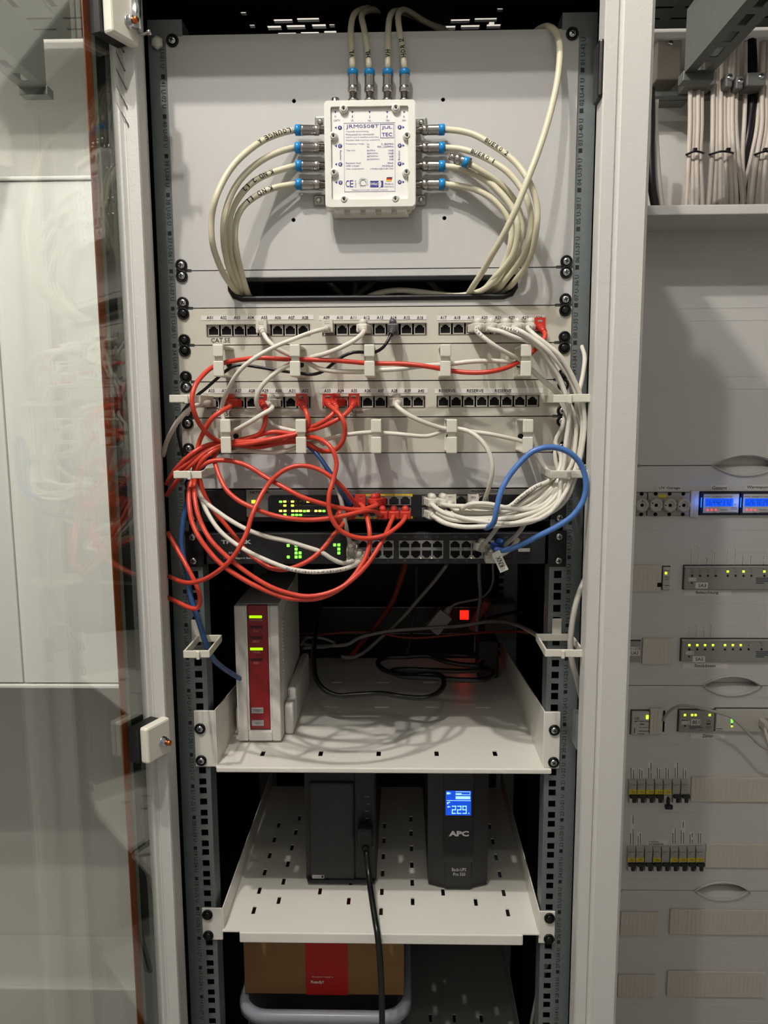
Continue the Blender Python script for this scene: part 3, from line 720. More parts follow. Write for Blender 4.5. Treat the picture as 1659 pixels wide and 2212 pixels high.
def led(t, px, py, Y, m, w=1.9e-3, h=1.3e-3):
    c = at(px, py, Y); obj('indicator_light', MB().box(c.x-w, c.x+w, Y-.0008, Y, c.z-h, c.z+h, .0005), m, t)
def Zb(x, y): return 420+x*.18083, 1040+y*.18083
DIM = mat('unlit_amber_led', (60, 48, 22), .4)
for x, y, m in ((1030,242,LEDG),(1080,240,LEDY),(1172,240,LEDY),(1358,240,LEDY),(1080,288,LEDYG),(1172,288,LEDYG),(1030,352,LEDY),(1082,352,LEDY),(1175,352,LEDY),(1222,352,LEDY),(1268,352,LEDY),(1315,354,LEDG),(1360,352,LEDY),(1452,352,LEDY),(1500,352,LEDY),(1547,353,LEDG),
        (1082,398,LEDG),(1175,400,LEDG),(1222,400,LEDG),(1268,400,LEDG),(1125,242,DIM),(1215,240,DIM),(1265,242,DIM),(1310,242,DIM),(1030,288,DIM),(1220,288,DIM),(1265,288,DIM),(1125,352,DIM),(1405,352,DIM)):
    led(sw, *Zb(x, y), -.0054, m)
led(sw, *Zb(707, 242), -.0042, LEDYG, .0026, .0020)
ln = MB()
for (x0, x1, y) in ((1290, 1590, 290), (1040, 1590, 405)): ln.rectpx(*[Zb(v, 0)[0] for v in (x0, x1)], Zb(0, y)[1]-.5, Zb(0, y)[1]+.5, -.0055, .0002)
obj('print_line', ln, GREYINK, sw)
def C8(x, y): return 720+x*.3014, 1040+y*.3014
YEL = mat('yellow_port_band', (225, 190, 40), .45)
yb_ = MB().rectpx(*[C8(v, 0)[0] for v in (140, 568)], *[C8(0, v)[1] for v in (90, 110)], -.0056)
yb2 = MB().rectpx(*[C8(v, 0)[0] for v in (140, 568)], *[C8(0, v)[1] for v in (250, 268)], -.0056)
obj('yellow_band', yb_, YEL, sw); obj('yellow_band', yb2, YEL, sw)
for i, px in enumerate((756.5, 780, 804, 827, 851, 875.5)):
    jack(sw, at(px, 1081, -.006).x, at(px, 1081, -.006).z, -.0053, ME_JACKD); jack(sw, at(px, 1107, -.006).x, at(px, 1107, -.006).z, -.0053, ME_JACKU)
for i, px in enumerate((924, 948, 971.5, 996, 1019, 1043)):
    jack(sw, at(px, 1081, -.006).x, at(px, 1081, -.006).z, -.0053, ME_JACKD); jack(sw, at(px, 1107, -.006).x, at(px, 1107, -.006).z, -.0053, ME_JACKU)
tx = MB()
for px, s_ in ((804, '5'), (851, '9'), (875, '11')): tx.textpx(s_, px-2, px+2, 1068.5, 1072, -.0059)
tx.textpx('6', 803, 807, 1117, 1120, -.0059)
obj('lettering', tx, INK, sw)

# ------------------------------------------------------------ lower network switch
sl_ = thing('network_switch', 'lower black network switch with bright green lights and many empty ports', 'network switch', (0, .1, 1.335))
la, lb_ = 1.3365, at(800, 1151, -.004).z
obj('body', MB().box(-.2195, .2195, 0, .20, la, lb_), METALD, sl_)
obj('front_plate', MB().box(-.2150, .2150, -.0045, 0, la+.0008, lb_-.001, .0008), mat('satin_black_front', (30, 31, 33), .38, bump=.1), sl_)
obj('top_edge', MB().box(-.2150, .2150, -.0047, -.0005, lb_-.0014, lb_-.0003), mat('dark_edge_metal', (110, 110, 110), .35, metal=.8), sl_)
for sgn in (-1, 1):
    obj('rack_ear', MB().box(sgn*.2155, sgn*.2420, -.0022, .0005, la-.0035, lb_+.002).box(sgn*.2155, sgn*.2190, -.0022, .05, la, lb_), BLK, sl_)
    for zz in (lb_-.0055, la+.0045): screw(sl_, sgn*.2325, zz, -.0022, False, False)
tx = MB(); tx.textpx('TP-LINK', 478, 543, 1166.5, 1175, -.0049, bold=.035); tx.textpx('TL-SG1024', 483, 519, 1192, 1196.5, -.0049); tx.textpx('24-Port Gigabit Switch', 483, 551, 1203.5, 1208.5, -.0049, bold=.015)
obj('lettering', tx, mat('silver_print', (205, 205, 205), .5), sl_)
for x, y in ((1120,765),(1215,762),(1215,808),(1215,855),(1262,853),(1215,902),(1262,900),(1122,902)): led(sl_, *Zb(x, y), -.0046, LEDG, .0018, .0018)
for px, py in ((723,1177),(732,1177),(732,1186),(732,1194.5)): led(sl_, px, py, -.0046, LEDG, .0018, .0018)
FR = mat('grey_port_frame', (120, 119, 114), .4, metal=.3)
def bank(t, xs, y0, y1, Y):
    a_, b_ = at(xs[0]-12, y1, Y), at(xs[-1]+12, y0, Y)
    obj('port_frame', MB().box(a_.x-.0006, b_.x+.0006, Y, Y+.0016, (a_.z+b_.z)/2-.0022, (a_.z+b_.z)/2+.0022), FR, t)
    for px in xs:
        for yy, me in ((y0*.72+y1*.28, ME_JACKD), (y0*.24+y1*.76, ME_JACKU)):
            c = at(px, yy, Y); jack(t, c.x, c.z, Y, me)
bank(sl_, (762, 785, 814, 838), 1166, 1206, -.0052); bank(sl_, (874, 898, 921.5, 945), 1166, 1206, -.0052); bank(sl_, (983, 1007, 1030, 1054.5), 1166, 1206, -.0052)
for px in (1093, 1132):
    for py in (1178, 1200):
        c = at(px, py, -.0048); obj('module_slot', MB().plate(c.x-.0085, c.x+.0085, c.z-.0052, c.z+.0052, -.0062, -.0045, [(c.x-.0070, c.x+.0070, c.z-.0038, c.z+.0038)]).box(c.x-.007, c.x+.007, -.0048, -.0044, c.z-.0038, c.z+.0038), BLK, sl_)
c = at(1132, 1188, -.0064); obj('slot_label', MB().box(c.x-.0075, c.x+.0075, -.0066, -.0062, c.z-.0022, c.z+.0022), mat('grey_slot_label', (150, 148, 140), .5), sl_)
tx = MB()
for px, s_ in ((874, '10'), (898, '12'), (921, '14'), (945, '16'), (983, '18'), (1007, '20'), (1030, '22')): tx.textpx(s_, px-3, px+3, 1158, 1162, -.0049)
for px, s_ in ((838, '7'), (874, '9'), (898, '11'), (921, '13'), (945, '15'), (983, '17'), (1007, '19')): tx.textpx(s_, px-3, px+3, 1209, 1213, -.0049)
for px in (1093, 1132): tx.textpx('SFP', px-4, px+4, 1160, 1163, -.0049)
obj('lettering', tx, GREYINK, sl_)
for px, py in ((909, 1205.5), (932.5, 1205.5), (1018, 1205.5)): led(sl_, px, py, -.0064, mat('warm_led', (255, 220, 170), .4, emit=1.0), .0006, .0006)

# ------------------------------------------------------------ shelves
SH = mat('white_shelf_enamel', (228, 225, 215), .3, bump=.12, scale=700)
def shelf(label, x0, x1, lip0, lip1, zf, depth, lipz, zb0, zb1, holes, wall_h, side_back, screws_z, black):
    t = thing('rack_shelf', label, 'shelf', (0, depth/2, zf))
    obj('tray', MB().plate(x0, x1, -.004, depth, zf-.0018, zf, holes, 'XY'), SH, t)
    obj('front_lip', MB().box(lip0, lip1, -.0075, -.003, lipz, zf+.0003, .0016), SH, t)
    for sgn, xx in ((-1, x0), (1, x1)):
        xa, xb = xx, xx - sgn*.0015
        poly = [(-.001, zf), (depth, zf), (depth, zf+side_back), (-.001, zf+wall_h)]
        obj('side_wall', MB().prism(poly, min(xa, xb), max(xa, xb), 'YZ'), SH, t)
        obj('rack_ear', MB().box(sgn*min(abs(xx), .2185), sgn*.2405, -.002, .0004, zb0, zb1, .0012), SH, t)
        for z, bl in zip(screws_z, black): screw(t, sgn*.2325, z, -.002, bl)
    return t
ZS1, ZS2 = 1.0640, .8262
h1 = []
for px in (568, 693, 818, 943, 1069):
    q = atz(px, 1627, ZS1); h1.append((q.x-.0030, q.x+.0030, q.y-.0085, q.y+.0085))
for yy in (.20, .31):
    for i in range(5): h1.append((-.157+.0795*i-.011, -.157+.0795*i+.011, yy-.002, yy+.002))
S1 = shelf('upper white rack shelf holding the red fronted modem', -.2130, .2205, -.2120, .2295, ZS1, .44, 1.0570, 1.0622, 1.1405, h1, .077, .030, (1.1160, 1.0716), (False, False))
h2 = []
for j in range(12):
    yy = .0405 + .0225*j
    if j % 2 == 0: xs = (-.1775, .0034, .1825) if j == 0 else (-.178, -.088, .0034, .0935, .1825)
    else: xs = (-.1455, .042-.086, .0485, .1395)
    for x in xs: h2.append((x-.0026, x+.0026, yy-.0085, yy+.0085))
S2 = shelf('lower white slotted rack shelf carrying two black battery backup units', -.2125, .2195, -.1886, .1968, ZS2, .40, .8112, .8108, .8582, h2, .032, .032, (.8490, .8180), (True, True))

# bottom plate, storage tub, cardboard box
ZB_ = .52
S3 = thing('rack_shelf', 'dark lowest rack shelf under the translucent plastic tub', 'shelf', (0, .3, ZB_))
h3 = [(x-.0026, x+.0026, y-.0085, y+.0085) for x in (.08, .12, .165) for y in (.12, .16, .20)]
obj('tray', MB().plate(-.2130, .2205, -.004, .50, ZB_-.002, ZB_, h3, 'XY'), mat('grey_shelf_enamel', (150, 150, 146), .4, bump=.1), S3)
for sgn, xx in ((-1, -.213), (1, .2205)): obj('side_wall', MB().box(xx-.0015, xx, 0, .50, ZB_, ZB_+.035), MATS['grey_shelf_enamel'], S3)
TUB = mat('translucent_tub_plastic', (206, 210, 218), .22, trans=.75, ior=1.2, spec=.4)
tub = thing('storage_tub', 'translucent plastic storage tub holding a brown box under the lower shelf', 'storage tub', (-.08, .2, ZB_))
RZ_ = .668
def tub_ring(x0, x1, y0, y1, r, n=6):
    return rrect(x0, x1, y0, y1, r, n)
TX0, TX1, TY0, TY1 = -.2085, .0465, .0300, .3650
o0 = tub_ring(TX0+.022, TX1-.022, TY0+.022, TY1-.022, .03); o1 = tub_ring(TX0+.011, TX1-.011, TY0+.011, TY1-.011, .034)
n_ = len(o0); off = 0
i0 = tub_ring(TX0+.0235, TX1-.0235, TY0+.0235, TY1-.0235, .029); i1 = tub_ring(TX0+.0125, TX1-.0125, TY0+.0125, TY1-.0125, .033)
vs = [(x, y, ZB_+.001) for x, y in o0] + [(x, y, RZ_) for x, y in o1] + [(x, y, ZB_+.0025) for x, y in i0] + [(x, y, RZ_) for x, y in i1]
fs = []
for i in range(n_):
    j = (i+1) % n_; fs += [(i, j, n_+j, n_+i), (2*n_+j, 2*n_+i, 3*n_+i, 3*n_+j), (n_+i, n_+j, 3*n_+j, 3*n_+i)]
fs += [tuple(reversed(range(n_))), tuple(range(2*n_, 3*n_))]
obj('tub_body', MB().add(vs, fs, True), TUB, tub)
RIMM = mat('milky_tub_rim', (176, 180, 190), .25, trans=.35, ior=1.3)
rm = MB(); ro = tub_ring(TX0, TX1, TY0, TY1, .040); ri = tub_ring(TX0+.0115, TX1-.0115, TY0+.0115, TY1-.0115, .034)
rb_ = [(RZ_-.013, 0), (RZ_-.002, 0), (RZ_+.0015, .003)]
vs = []
for z, ins in rb_: vs += [(x + (-.0)*0 + (ins if x < (TX0+TX1)/2 else -ins), y + (ins if y < (TY0+TY1)/2 else -ins), z) for x, y in ro]
vs += [(x, y, RZ_+.0015) for x, y in ri] + [(x, y, RZ_-.013) for x, y in ri]
fs = [(r_*n_+i, r_*n_+(i+1) % n_, ((r_+1) % 5)*n_+(i+1) % n_, ((r_+1) % 5)*n_+i) for r_ in range(5) for i in range(n_)]
obj('tub_rim', rm.add(vs, fs, True), RIMM, tub)
h_ = MB().box(-.118, -.018, TY0-.001, TY0+.011, RZ_-.030, RZ_-.0135, .003); obj('handle_grip', h_, RIMM, tub)
cb = thing('cardboard_box', 'brown cardboard box with red stripe standing in the translucent tub', 'box', (-.08, .2, .60))
CARD = mat('brown_cardboard', (132, 98, 58), .75, var=.06, scale=30, bump=.2)
BY = .066
c0, c1 = at(529, 2146, BY), at(873, 2145, BY)
obj('carton', MB().box(c0.x, c1.x, BY, BY+.24, c0.z, c0.z+.115, .001), CARD, cb)
r0, r1 = at(661, 2145, BY), at(752, 2145, BY)
obj('red_band', MB().box(r0.x, r1.x, BY-.0006, BY+.2406, c0.z-.0004, c0.z+.1156), mat('red_carton_print', (172, 18, 16), .6), cb)
tx = MB(); tx.textpx('Ready!', 672, 699, 2118, 2126, BY-.0009, bold=.02); tx.textpx('The power supply is', 673, 719, 2109, 2112, BY-.0009)
obj('lettering', tx, LABEL, cb)
for nm, lab, x0, x1, y0, y1, zz, m in (('packet', 'dark packet lying in the tub below the box on the left', -.186, -.105, .055, .12, .050, mat('dark_slate_wrap', (40, 46, 48), .4)),
        ('packet', 'purple grey packet lying in the tub below the box in the middle', -.100, -.030, .050, .13, .056, mat('purple_grey_wrap', (70, 62, 84), .35)),
        ('packet', 'sand coloured packet lying in the tub below the box on the right', -.026, .018, .055, .13, .060, mat('sand_wrap', (120, 112, 92), .5))):
    tag(obj(nm, MB().box(x0, x1, y0, y1, ZB_+.003, ZB_+.004+zz, .006), m), lab, 'packet')

# ------------------------------------------------------------ modem
MY = .067
md = thing('modem', 'white upright modem with red front strip and green lights on upper shelf', 'modem', (-.167, .17, ZS1))
WM = mat('white_modem_plastic', (224, 220, 212), .38)
mx0, mx1, mz0, mz1 = -.1985, -.1368, ZS1+.003, 1.2640
def taper(x0, x1, y, z0, z1, y1):       # slightly tilted slab, leaning back towards the top
    return [(x0, y, z0), (x1, y, z0), (x1, y1, z0), (x0, y1, z0), (x0+.0008, y+.002, z1), (x1-.0008, y+.002, z1), (x1-.0008, y1, z1), (x0+.0008, y1, z1)]
BOXF = [(0,3,2,1),(4,5,6,7),(0,1,5,4),(1,2,6,5),(2,3,7,6),(3,0,4,7)]
rx0, rx1 = -.1805, -.1525
obj('body', MB().add(taper(mx0, mx1, MY+.010, mz0, mz1, .275), BOXF), WM, md)
fb = MB().box(mx0, rx0-.003, MY, MY+.0102, mz0, mz1, .002).box(rx1+.003, mx1, MY, MY+.0102, mz0, mz1, .002).box(rx0-.003, rx1+.003, MY, MY+.0102, mz0, mz0+.015, .002)
obj('front_cover', fb, WM, md)
obj('inner_frame', MB().box(rx0-.003, rx0-.0006, MY+.003, MY+.0102, mz0+.015, mz1-.001).box(rx1+.0006, rx1+.003, MY+.003, MY+.0102, mz0+.015, mz1-.001), WM, md)
RFS = mat('crimson_gloss_front', (140, 18, 26), .3, coat=.3, var=.12, scale=70)
obj('red_front', MB().box(rx0, rx1, MY+.0035, MY+.0102, mz0+.0165, mz1-.0005, .001), RFS, md)
def mtx(s_, px, py, w, h, m=None):
    t_ = MB(); c = at(px, py, MY+.003); t_.text(s_, c.x, c.z, w, h, MY+.0032, bold=.01); return t_
tx = MB()
for s_, px, py, w in (('Power/Cable', 553, 1339, .018), ('Fon', 553, 1363, .0065), ('DECT', 553.5, 1386, .0090), ('WLAN', 554, 1409, .0100), ('Info', 554, 1432, .0070)):
    c = at(px, py, MY+.003); tx.text(s_, c.x, c.z, w, .0030, MY+.0032, bold=.01)
obj('lettering', tx, mat('pale_rose_print', (190, 150, 145), .5), md)
for px, py, m in ((552, 1332.5, LEDLIME), (554, 1402, LEDLIME), (553, 1355, None), (553, 1378, None), (554, 1425, None)):
    c = at(px, py, MY+.003); obj('indicator_light', MB().box(c.x-.0088, c.x+.0088, MY+.0026, MY+.0036, c.z-.0018, c.z+.0018, .0008), m or mat('dark_unlit_light', (70, 16, 18), .4), md)
SILV = mat('silver_button', (170, 170, 170), .3, metal=.7)
for px, py, s_ in ((556.5, 1534, 'Connect WPS'), (557.5, 1561, 'DECT')):
    c = at(px, py, MY+.003); bt = obj('button', MB().box(c.x-.0088, c.x+.0088, MY+.0008, MY+.0040, c.z-.0040, c.z+.0040, .0008), SILV, md)
    t_ = MB()
    if s_.startswith('Conn'): t_.text('Connect', c.x, c.z+.0012, .010, .0020, MY+.0005).text('WPS', c.x, c.z-.0014, .005, .0018, MY+.0005)
    else: t_.text(s_, c.x, c.z, .007, .0020, MY+.0005)
    obj('lettering', t_, INK, bt)
obj('stand', MB().box(mx0-.004, mx1+.004, .12, .29, ZS1+.0005, ZS1+.005, .002).box(mx1+.0003, mx1+.0135, .095, .125, ZS1+.0005, ZS1+.047, .004).box(mx1+.0003, mx1+.0135, .126, .29, ZS1+.0005, ZS1+.060, .004).box(mx0-.0085, mx0-.0003, .095, .125, ZS1+.0005, ZS1+.042, .004), WM, md)
rb = MB()       # ribbed side vents
for i in range(26):
    z = mz0+.055+.0052*i; rb.obox((mx1+.0000, .185, z), Vector((1,0,0)), Vector((0,.97,.24)), Vector((0,-.24,.97)), .0007, .085, .0009)
tag(obj('side_ribs', rb, WM, md), kind='stuff')

# ------------------------------------------------------------ battery backup units
u1 = thing('battery_backup', 'left black battery backup unit with outlet strip and plugged in cable', 'power supply', (-.06, .2, ZS2))
UY = .098
ux0, ux1 = -.1105, -.0052
prof = rrect(ux0, ux1, ZS2+.003, 1.0260, .006)
obj('body', MB().prism(prof, UY+.006, .36), BLK, u1)
obj('front_panel', MB().box(-.1035, -.0375, UY, UY+.007, ZS2+.0100, .9880, .003), mat('charcoal_front_panel', (40, 40, 41), .6, bump=.3, scale=900), u1)
obj('bottom_trim', MB().box(ux0+.002, ux1-.002, UY-.002, UY+.02, ZS2+.004, ZS2+.0098, .003), BLK, u1)
obj('outlet_strip', MB().box(-.0365, ux1-.001, UY+.002, UY+.008, ZS2+.0100, 1.0200, .002), BLK, u1)
for px, py, w in ((793, 1721, 6), (795, 1737, 3), (792, 1752, 4), (793, 1768, 4), (803, 1829, 4)): obj('socket_mark', MB().rectpx(px-w, px+w, py-.7, py+.7, UY+.0016), GREYINK, u1)
st = MB().rectpx(675, 700, 1890.5, 1897.5, UY-.0004); so_ = obj('sticker', st, mat('silver_sticker', (185, 185, 180), .4), u1)
obj('lettering', MB().textpx('SCD28', 677, 692, 1892, 1896, UY-.0007).rectpx(694, 699, 1891.5, 1896.5, UY-.0007, .0002), INK, so_)
u2 = thing('battery_backup', 'right black battery backup unit with lit blue display reading 229', 'power supply', (.115, .2, ZS2))
AY = .0860
ax0, ax1 = .0716, .1600
fp = [(ax0, AY+.012), (ax0+.024, AY+.003), (ax0+.026, AY), (ax1-.026, AY), (ax1-.024, AY+.003), (ax1, AY+.012), (ax1, .38), (ax0, .38)]
obj('body', MB().prism(fp, ZS2+.010, 1.0330, 'XY').prism([(x*.98+.0023, y+.003) for x, y in fp], ZS2+.003, ZS2+.010, 'XY'), mat('charcoal_case', (42, 42, 43), .6, bump=.3, scale=900), u2)
g0, g1 = at(957, 1862, AY), at(1024, 1670, AY)
obj('gloss_panel', MB().box(g0.x, g1.x, AY-.0012, AY+.001, g0.z, 1.0300, .0006), mat('gloss_black', (8, 8, 9), .12, spec=.6), u2)
v0, v1 = at(962.5, 1761, AY-.0015), at(1018, 1708.5, AY-.0015)
sc_ = obj('display', MB().box(v0.x, v1.x, AY-.0016, AY-.001, v0.z, v1.z), mat('blue_backlit_display', (14, 74, 205), .4, emit=.95), u2)
def D(x, y): return 640+x*.30139, 1660+y*.30139
dl = MB(); YD = AY-.0019
def dr(x0, x1, y0, y1): a_, b_ = D(x0, y0), D(x1, y1); dl.rectpx(a_[0], b_[0], a_[1], b_[1], YD, .0002)
def seg(x, segs, w=30, y0=268, y1=325, t=6):
    ym = (y0+y1)/2
    if 'a' in segs: dr(x, x+w, y0, y0+t)
    if 'g' in segs: dr(x, x+w, ym-t/2, ym+t/2)
    if 'd' in segs: dr(x, x+w, y1-t, y1)
    if 'b' in segs: dr(x+w-t, x+w, y0, ym)
    if 'c' in segs: dr(x+w-t, x+w, ym, y1)
    if 'f' in segs: dr(x, x+t, y0, ym)
    if 'e' in segs: dr(x, x+t, ym, y1)
seg(1115, 'abged'); seg(1153, 'abged'); seg(1191, 'abcdfg'); dr(1233, 1240, 318, 325)
dr(1078, 1250, 229, 232); dr(1142, 1247, 200, 220); dr(1142, 1247, 166, 169); dr(1142, 1247, 187, 190); dr(1244, 1247, 169, 187); dr(1142, 1185, 178, 187)
dr(1078, 1096, 170, 186); dr(1096, 1108, 173, 176); dr(1096, 1108, 180, 183); dr(1080, 1090, 243, 256); dr(1090, 1103, 240, 246); dr(1084, 1096, 270, 280); dr(1098, 1104, 272, 278)
obj('display_digit', dl, mat('pale_blue_segments', (170, 225, 255), .4, emit=1.0), sc_)
obj('lettering', MB().textpx('APC', 969.5, 1013, 1795, 1806.5, AY-.0016, bold=.05), mat('silver_logo_print', (215, 215, 216), .45), u2)
obj('lettering', MB().textpx('Back-UPS', 976, 1007, 1875, 1882, AY-.0004, bold=.01).textpx('Pro 550', 979, 1005, 1885, 1892, AY-.0004, bold=.01), mat('dim_grey_print', (190, 190, 190), .5), u2)
pc, P = cab('power_cable', 'black power cable plugged into left battery backup, hanging down the front', 'cable',
    [(791,1838,.075),(793,1862,.070),(796,1885,.062),(798,1905,.050),(803,1940,.025),(810,1985,-.002),(815,2015,-.018),(819,2050,-.022),(823,2110,-.02),(825,2170,-.015),(825,2230,-.01),(822,2300,.0)], .0042, BLKCAB, None, 12)
c = at(788, 1815, .085)
pg = MB().box(c.x-.011, c.x+.011, .080, UY+.001, c.z-.013, c.z+.020, .004).cyl(Vector((c.x+.001, .080, c.z-.010)), P[0]+Vector((0,0,.0)), .0060, 12, .0048)
obj('plug', pg, BLKM, pc)

# ------------------------------------------------------------ power strip and loose cables at the back of the upper shelf
PY_ = .50
ps = thing('power_strip', 'black rack power strip with glowing red rocker switch behind the upper shelf', 'power strip', (0, .52, 1.15))
a_, b_ = at(560, 1368, PY_), at(1048, 1312, PY_)
obj('housing', MB().box(-.205, b_.x, PY_, PY_+.045, a_.z, b_.z, .002), BLK, ps)
obj('edge_rail', MB().box(-.205, b_.x, PY_-.001, PY_+.002, b_.z-.001, b_.z+.0008), mat('dim_aluminium_edge', (120, 120, 120), .3, metal=.9), ps)
obj('edge_rail', MB().box(-.205, b_.x, PY_-.001, PY_+.002, a_.z-.0008, a_.z+.001), MATS['dim_aluminium_edge'], ps)
q0, q1 = at(993, 1337, PY_), at(1012, 1317.5, PY_)
rk = obj('rocker_frame', MB().box(q0.x-.003, q1.x+.003, PY_-.003, PY_+.001, q0.z-.003, q1.z+.003, .001), BLK, ps)
obj('rocker_switch', MB().box(q0.x, q1.x, PY_-.006, PY_-.002, q0.z, q1.z, .001), mat('red_rocker_lamp', (255, 30, 16), .3, emit=1.6), rk)
e0, e1 = at(1082, 1384, PY_-.01), at(1113, 1305, PY_-.01)
obj('end_bracket', MB().box(b_.x, e1.x, PY_-.01, PY_+.04, e0.z, e1.z, .002), mat('dull_grey_bracket', (105, 103, 98), .5), ps)
lp_ = bpy.data.lights.new('rocker_lamp_light', 'POINT'); lp_.energy = .004; lp_.color = (1, .06, .03); lp_.shadow_soft_size = .006
lo = bpy.data.objects.new('rocker_lamp_light', lp_); COL.objects.link(lo); lo.location = ((q0.x+q1.x)/2, PY_-.014, (q0.z+q1.z)/2)
ad = thing('plug_adapter', 'white plug adapter hanging askew in front of the power strip', 'adapter', at(948, 1340, .44))
c = at(948, 1342, .44); axu = Vector((.62, 0, .78)); axv = Vector((-.78, 0, .62))
obj('housing', MB().obox(c, axu, axv, Vector((0,1,0)), .021, .014, .012), mat('grey_white_adapter', (178, 176, 170), .45), ad)
obj('strain_relief', MB().cyl(c+axu*.02, c+axu*.036, .008, 10, .004), MATS['grey_white_adapter'], ad)
def F(x, y): return 600+x*.36166, 1180+y*.36166
def fcab(label, pts, r, m, Y, group=None):
    P = []
    for p in pts:
        px, py = F(p[0], p[1]); P.append((px, py, p[2]) if len(p) > 2 else (px, py))
    if len(P[0]) < 3: P[0] = (*P[0], Y)
    return cab('cable', label, 'cable', P, r, m, group, 8)[0]
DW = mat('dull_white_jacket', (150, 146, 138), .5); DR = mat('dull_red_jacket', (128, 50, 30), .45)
fcab('thin white lead running up from the white plug adapter', [(1015,380,.44),(1060,345),(1120,330),(1210,310,.42),(1260,270),(1285,210),(1285,120),(1285,60,.36)], .0022, DW, .44)
fcab('white cable hanging straight behind the lower switch near the red rocker', [(1205,60,.34),(1203,180),(1210,300),(1195,420,.42),(1185,560),(1180,660,.40)], .0033, DW, .34)
fcab('white diagonal cable crossing behind the upper shelf towards lower left', [(1010,110,.33),(930,215),(830,330,.40),(760,410),(680,490,.43),(600,560),(520,630,.40),(440,665,.38),(380,660,.37)], .0034, DW, .33)
fcab('pair of rust red cables slanting down behind the upper shelf', [(770,80,.33),(735,190),(690,320,.38),(620,430),(540,530,.42),(480,600),(430,670,.38)], .0048, DR, .33)
fcab('white cable arching across the back of the shelf to the right ring', [(1565,545,.03),(1520,515,.10),(1440,475,.22),(1340,450,.34),(1230,453,.38),(1100,475),(960,485,.40),(800,495),(640,510),(480,550,.39),(420,585),(300,595),(200,595,.36),(140,580,.35)], .0033, DW, .03)
fcab('thin red cable running level across the back of the shelf', [(1500,515,.16),(1400,508,.28),(1200,517,.36),(1000,535),(820,548,.38),(720,540),(620,520),(480,512,.40),(330,520),(220,535),(130,545,.38)], .0024, DR, .16)
fcab('white loop of cable lying at the shelf back beside the modem', [(140,590,.33),(160,555),(200,545,.37),(270,550),(340,580,.38),(300,600),(220,605),(150,610,.33)], .0026, DW, .33)
fcab('dark green grey cable hanging behind the shelf in the middle', [(828,115,.40),(825,300),(808,420,.45),(790,560),(775,640,.42)], .0028, mat('dark_green_jacket', (52, 56, 50), .5), .40)
fcab('black cable curving along the upper shelf floor in front', [(262,160,.30),(255,300),(240,420,.26),(220,560,.22),(215,680,.175),(225,780,.150),(270,850,.135),(350,890,.128),(480,885,.127),(620,880,.125),(760,900,.118),(880,905,.112),(950,880,.122),(990,830,.145),(985,780,.165),(940,765,.18),(820,770,.185)], .0040, BLKCAB, .3)
fcab('black coiled power cable lying at the back right of upper shelf', [(820,770,.186),(700,760,.20),(620,730,.22),(600,690,.245),(640,665,.265),(760,660,.27),(900,655,.272),(1010,690,.25),(1130,710,.24),(1220,715,.236),(1230,735,.222),(1100,745,.215),(900,740,.212),(760,735,.212),(680,745,.205),(740,775,.185),(900,785,.178),(1100,798,.170),(1230,795,.172),(1285,765,.19),(1260,735,.215),(1200,715,.24),(1220,690,.26)], .0042, BLKCAB, .186)
fcab('black cable tail crossing over the coiled power cable', [(800,610,.36),(880,625,.34),(960,640,.315),(1060,650,.30),(1150,650,.30),(1180,645,.31)], .0036, BLKCAB, .36)
fcab('short black lead running right behind the grey bracket', [(1250,430,.44),(1340,410,.42),(1400,397,.40),(1470,392,.38)], .0030, BLKCAB, .44)
ad2 = thing('power_adapter', 'black power adapter block standing at the back right of upper shelf', 'adapter', atz(1056, 1425, ZS1))
c0, c1 = at(1032, 1428, .33), at(1078, 1386, .33)
obj('housing', MB().box(c0.x, c1.x, .33, .38, ZS1+.001, c1.z, .003), BLKM, ad2)
fcab('stout orange red tube hanging beside the red rocker switch', [(1255,325,.44),(1230,370),(1200,410,.45),(1175,460,.46),(1165,500,.46)], .0085, mat('pale_red_tube', (190, 90, 80), .45), .44)
# ------------------------------------------------------------ side cable rings (horizontal rectangular loops on the rails)
def side_ring(label, px0, px1, pyf, h, sgn, z):
    """loop lying level: rear bar on the rail, two arms, a front bar split by an overlapping clip"""
    F = -.070
    a_, b_ = at(px0, pyf, F), at(px1, pyf, F); x0, x1 = a_.x, b_.x
    t = thing('cable_ring', label, 'cable ring', ((x0+x1)/2, 0, z))
    zh = h/2; w = .0024
    xi = (x0 if sgn > 0 else x1); xr0, xr1 = (x0+.001, x1-.006) if sgn > 0 else (x0+.006, x1-.001)
    obj('rear_bar', MB().box(x0, x1, -.0055, -.0030, z-zh, z+zh, .0008), CREAM, t)
    obj('arm', MB().box(x0, x0+w, F+.002, -.003, z-zh, z+zh, .0006), CREAM, t)
    obj('arm', MB().box(x1-w, x1, F+.002, -.003, z-zh, z+zh, .0006), CREAM, t)
    xm = x0+(x1-x0)*(.52 if sgn > 0 else .48)
    if sgn > 0:
        obj('front_bar', MB().box(x0, xm+.004, F+.0015, F+.0038, z-zh, z+zh, .0008), CREAM, t)
        obj('clip_bar', MB().box(xm-.004, x1, F-.0012, F+.0012, z-zh+.0005, z+zh+.0005, .0008).box(xm-.0052, xm-.0012, F-.0034, F+.0004, z-zh-.001, z+zh, .001), CREAM, t)
    else:
        obj('front_bar', MB().box(xm-.004, x1, F+.0015, F+.0038, z-zh, z+zh, .0008), CREAM, t)
        obj('clip_bar', MB().box(x0, xm+.004, F-.0012, F+.0012, z-zh+.0005, z+zh+.0005, .0008).box(xm+.0012, xm+.0052, F-.0034, F+.0004, z-zh-.001, z+zh, .001), CREAM, t)
    obj('base_lug', MB().box(sgn*.2325-.006, sgn*.2325+.006, -.0032, -.0002, z-zh, z+.024, .001), CREAM, t)
    return t
zr = lambda px, py: at(px, py, -.070).z
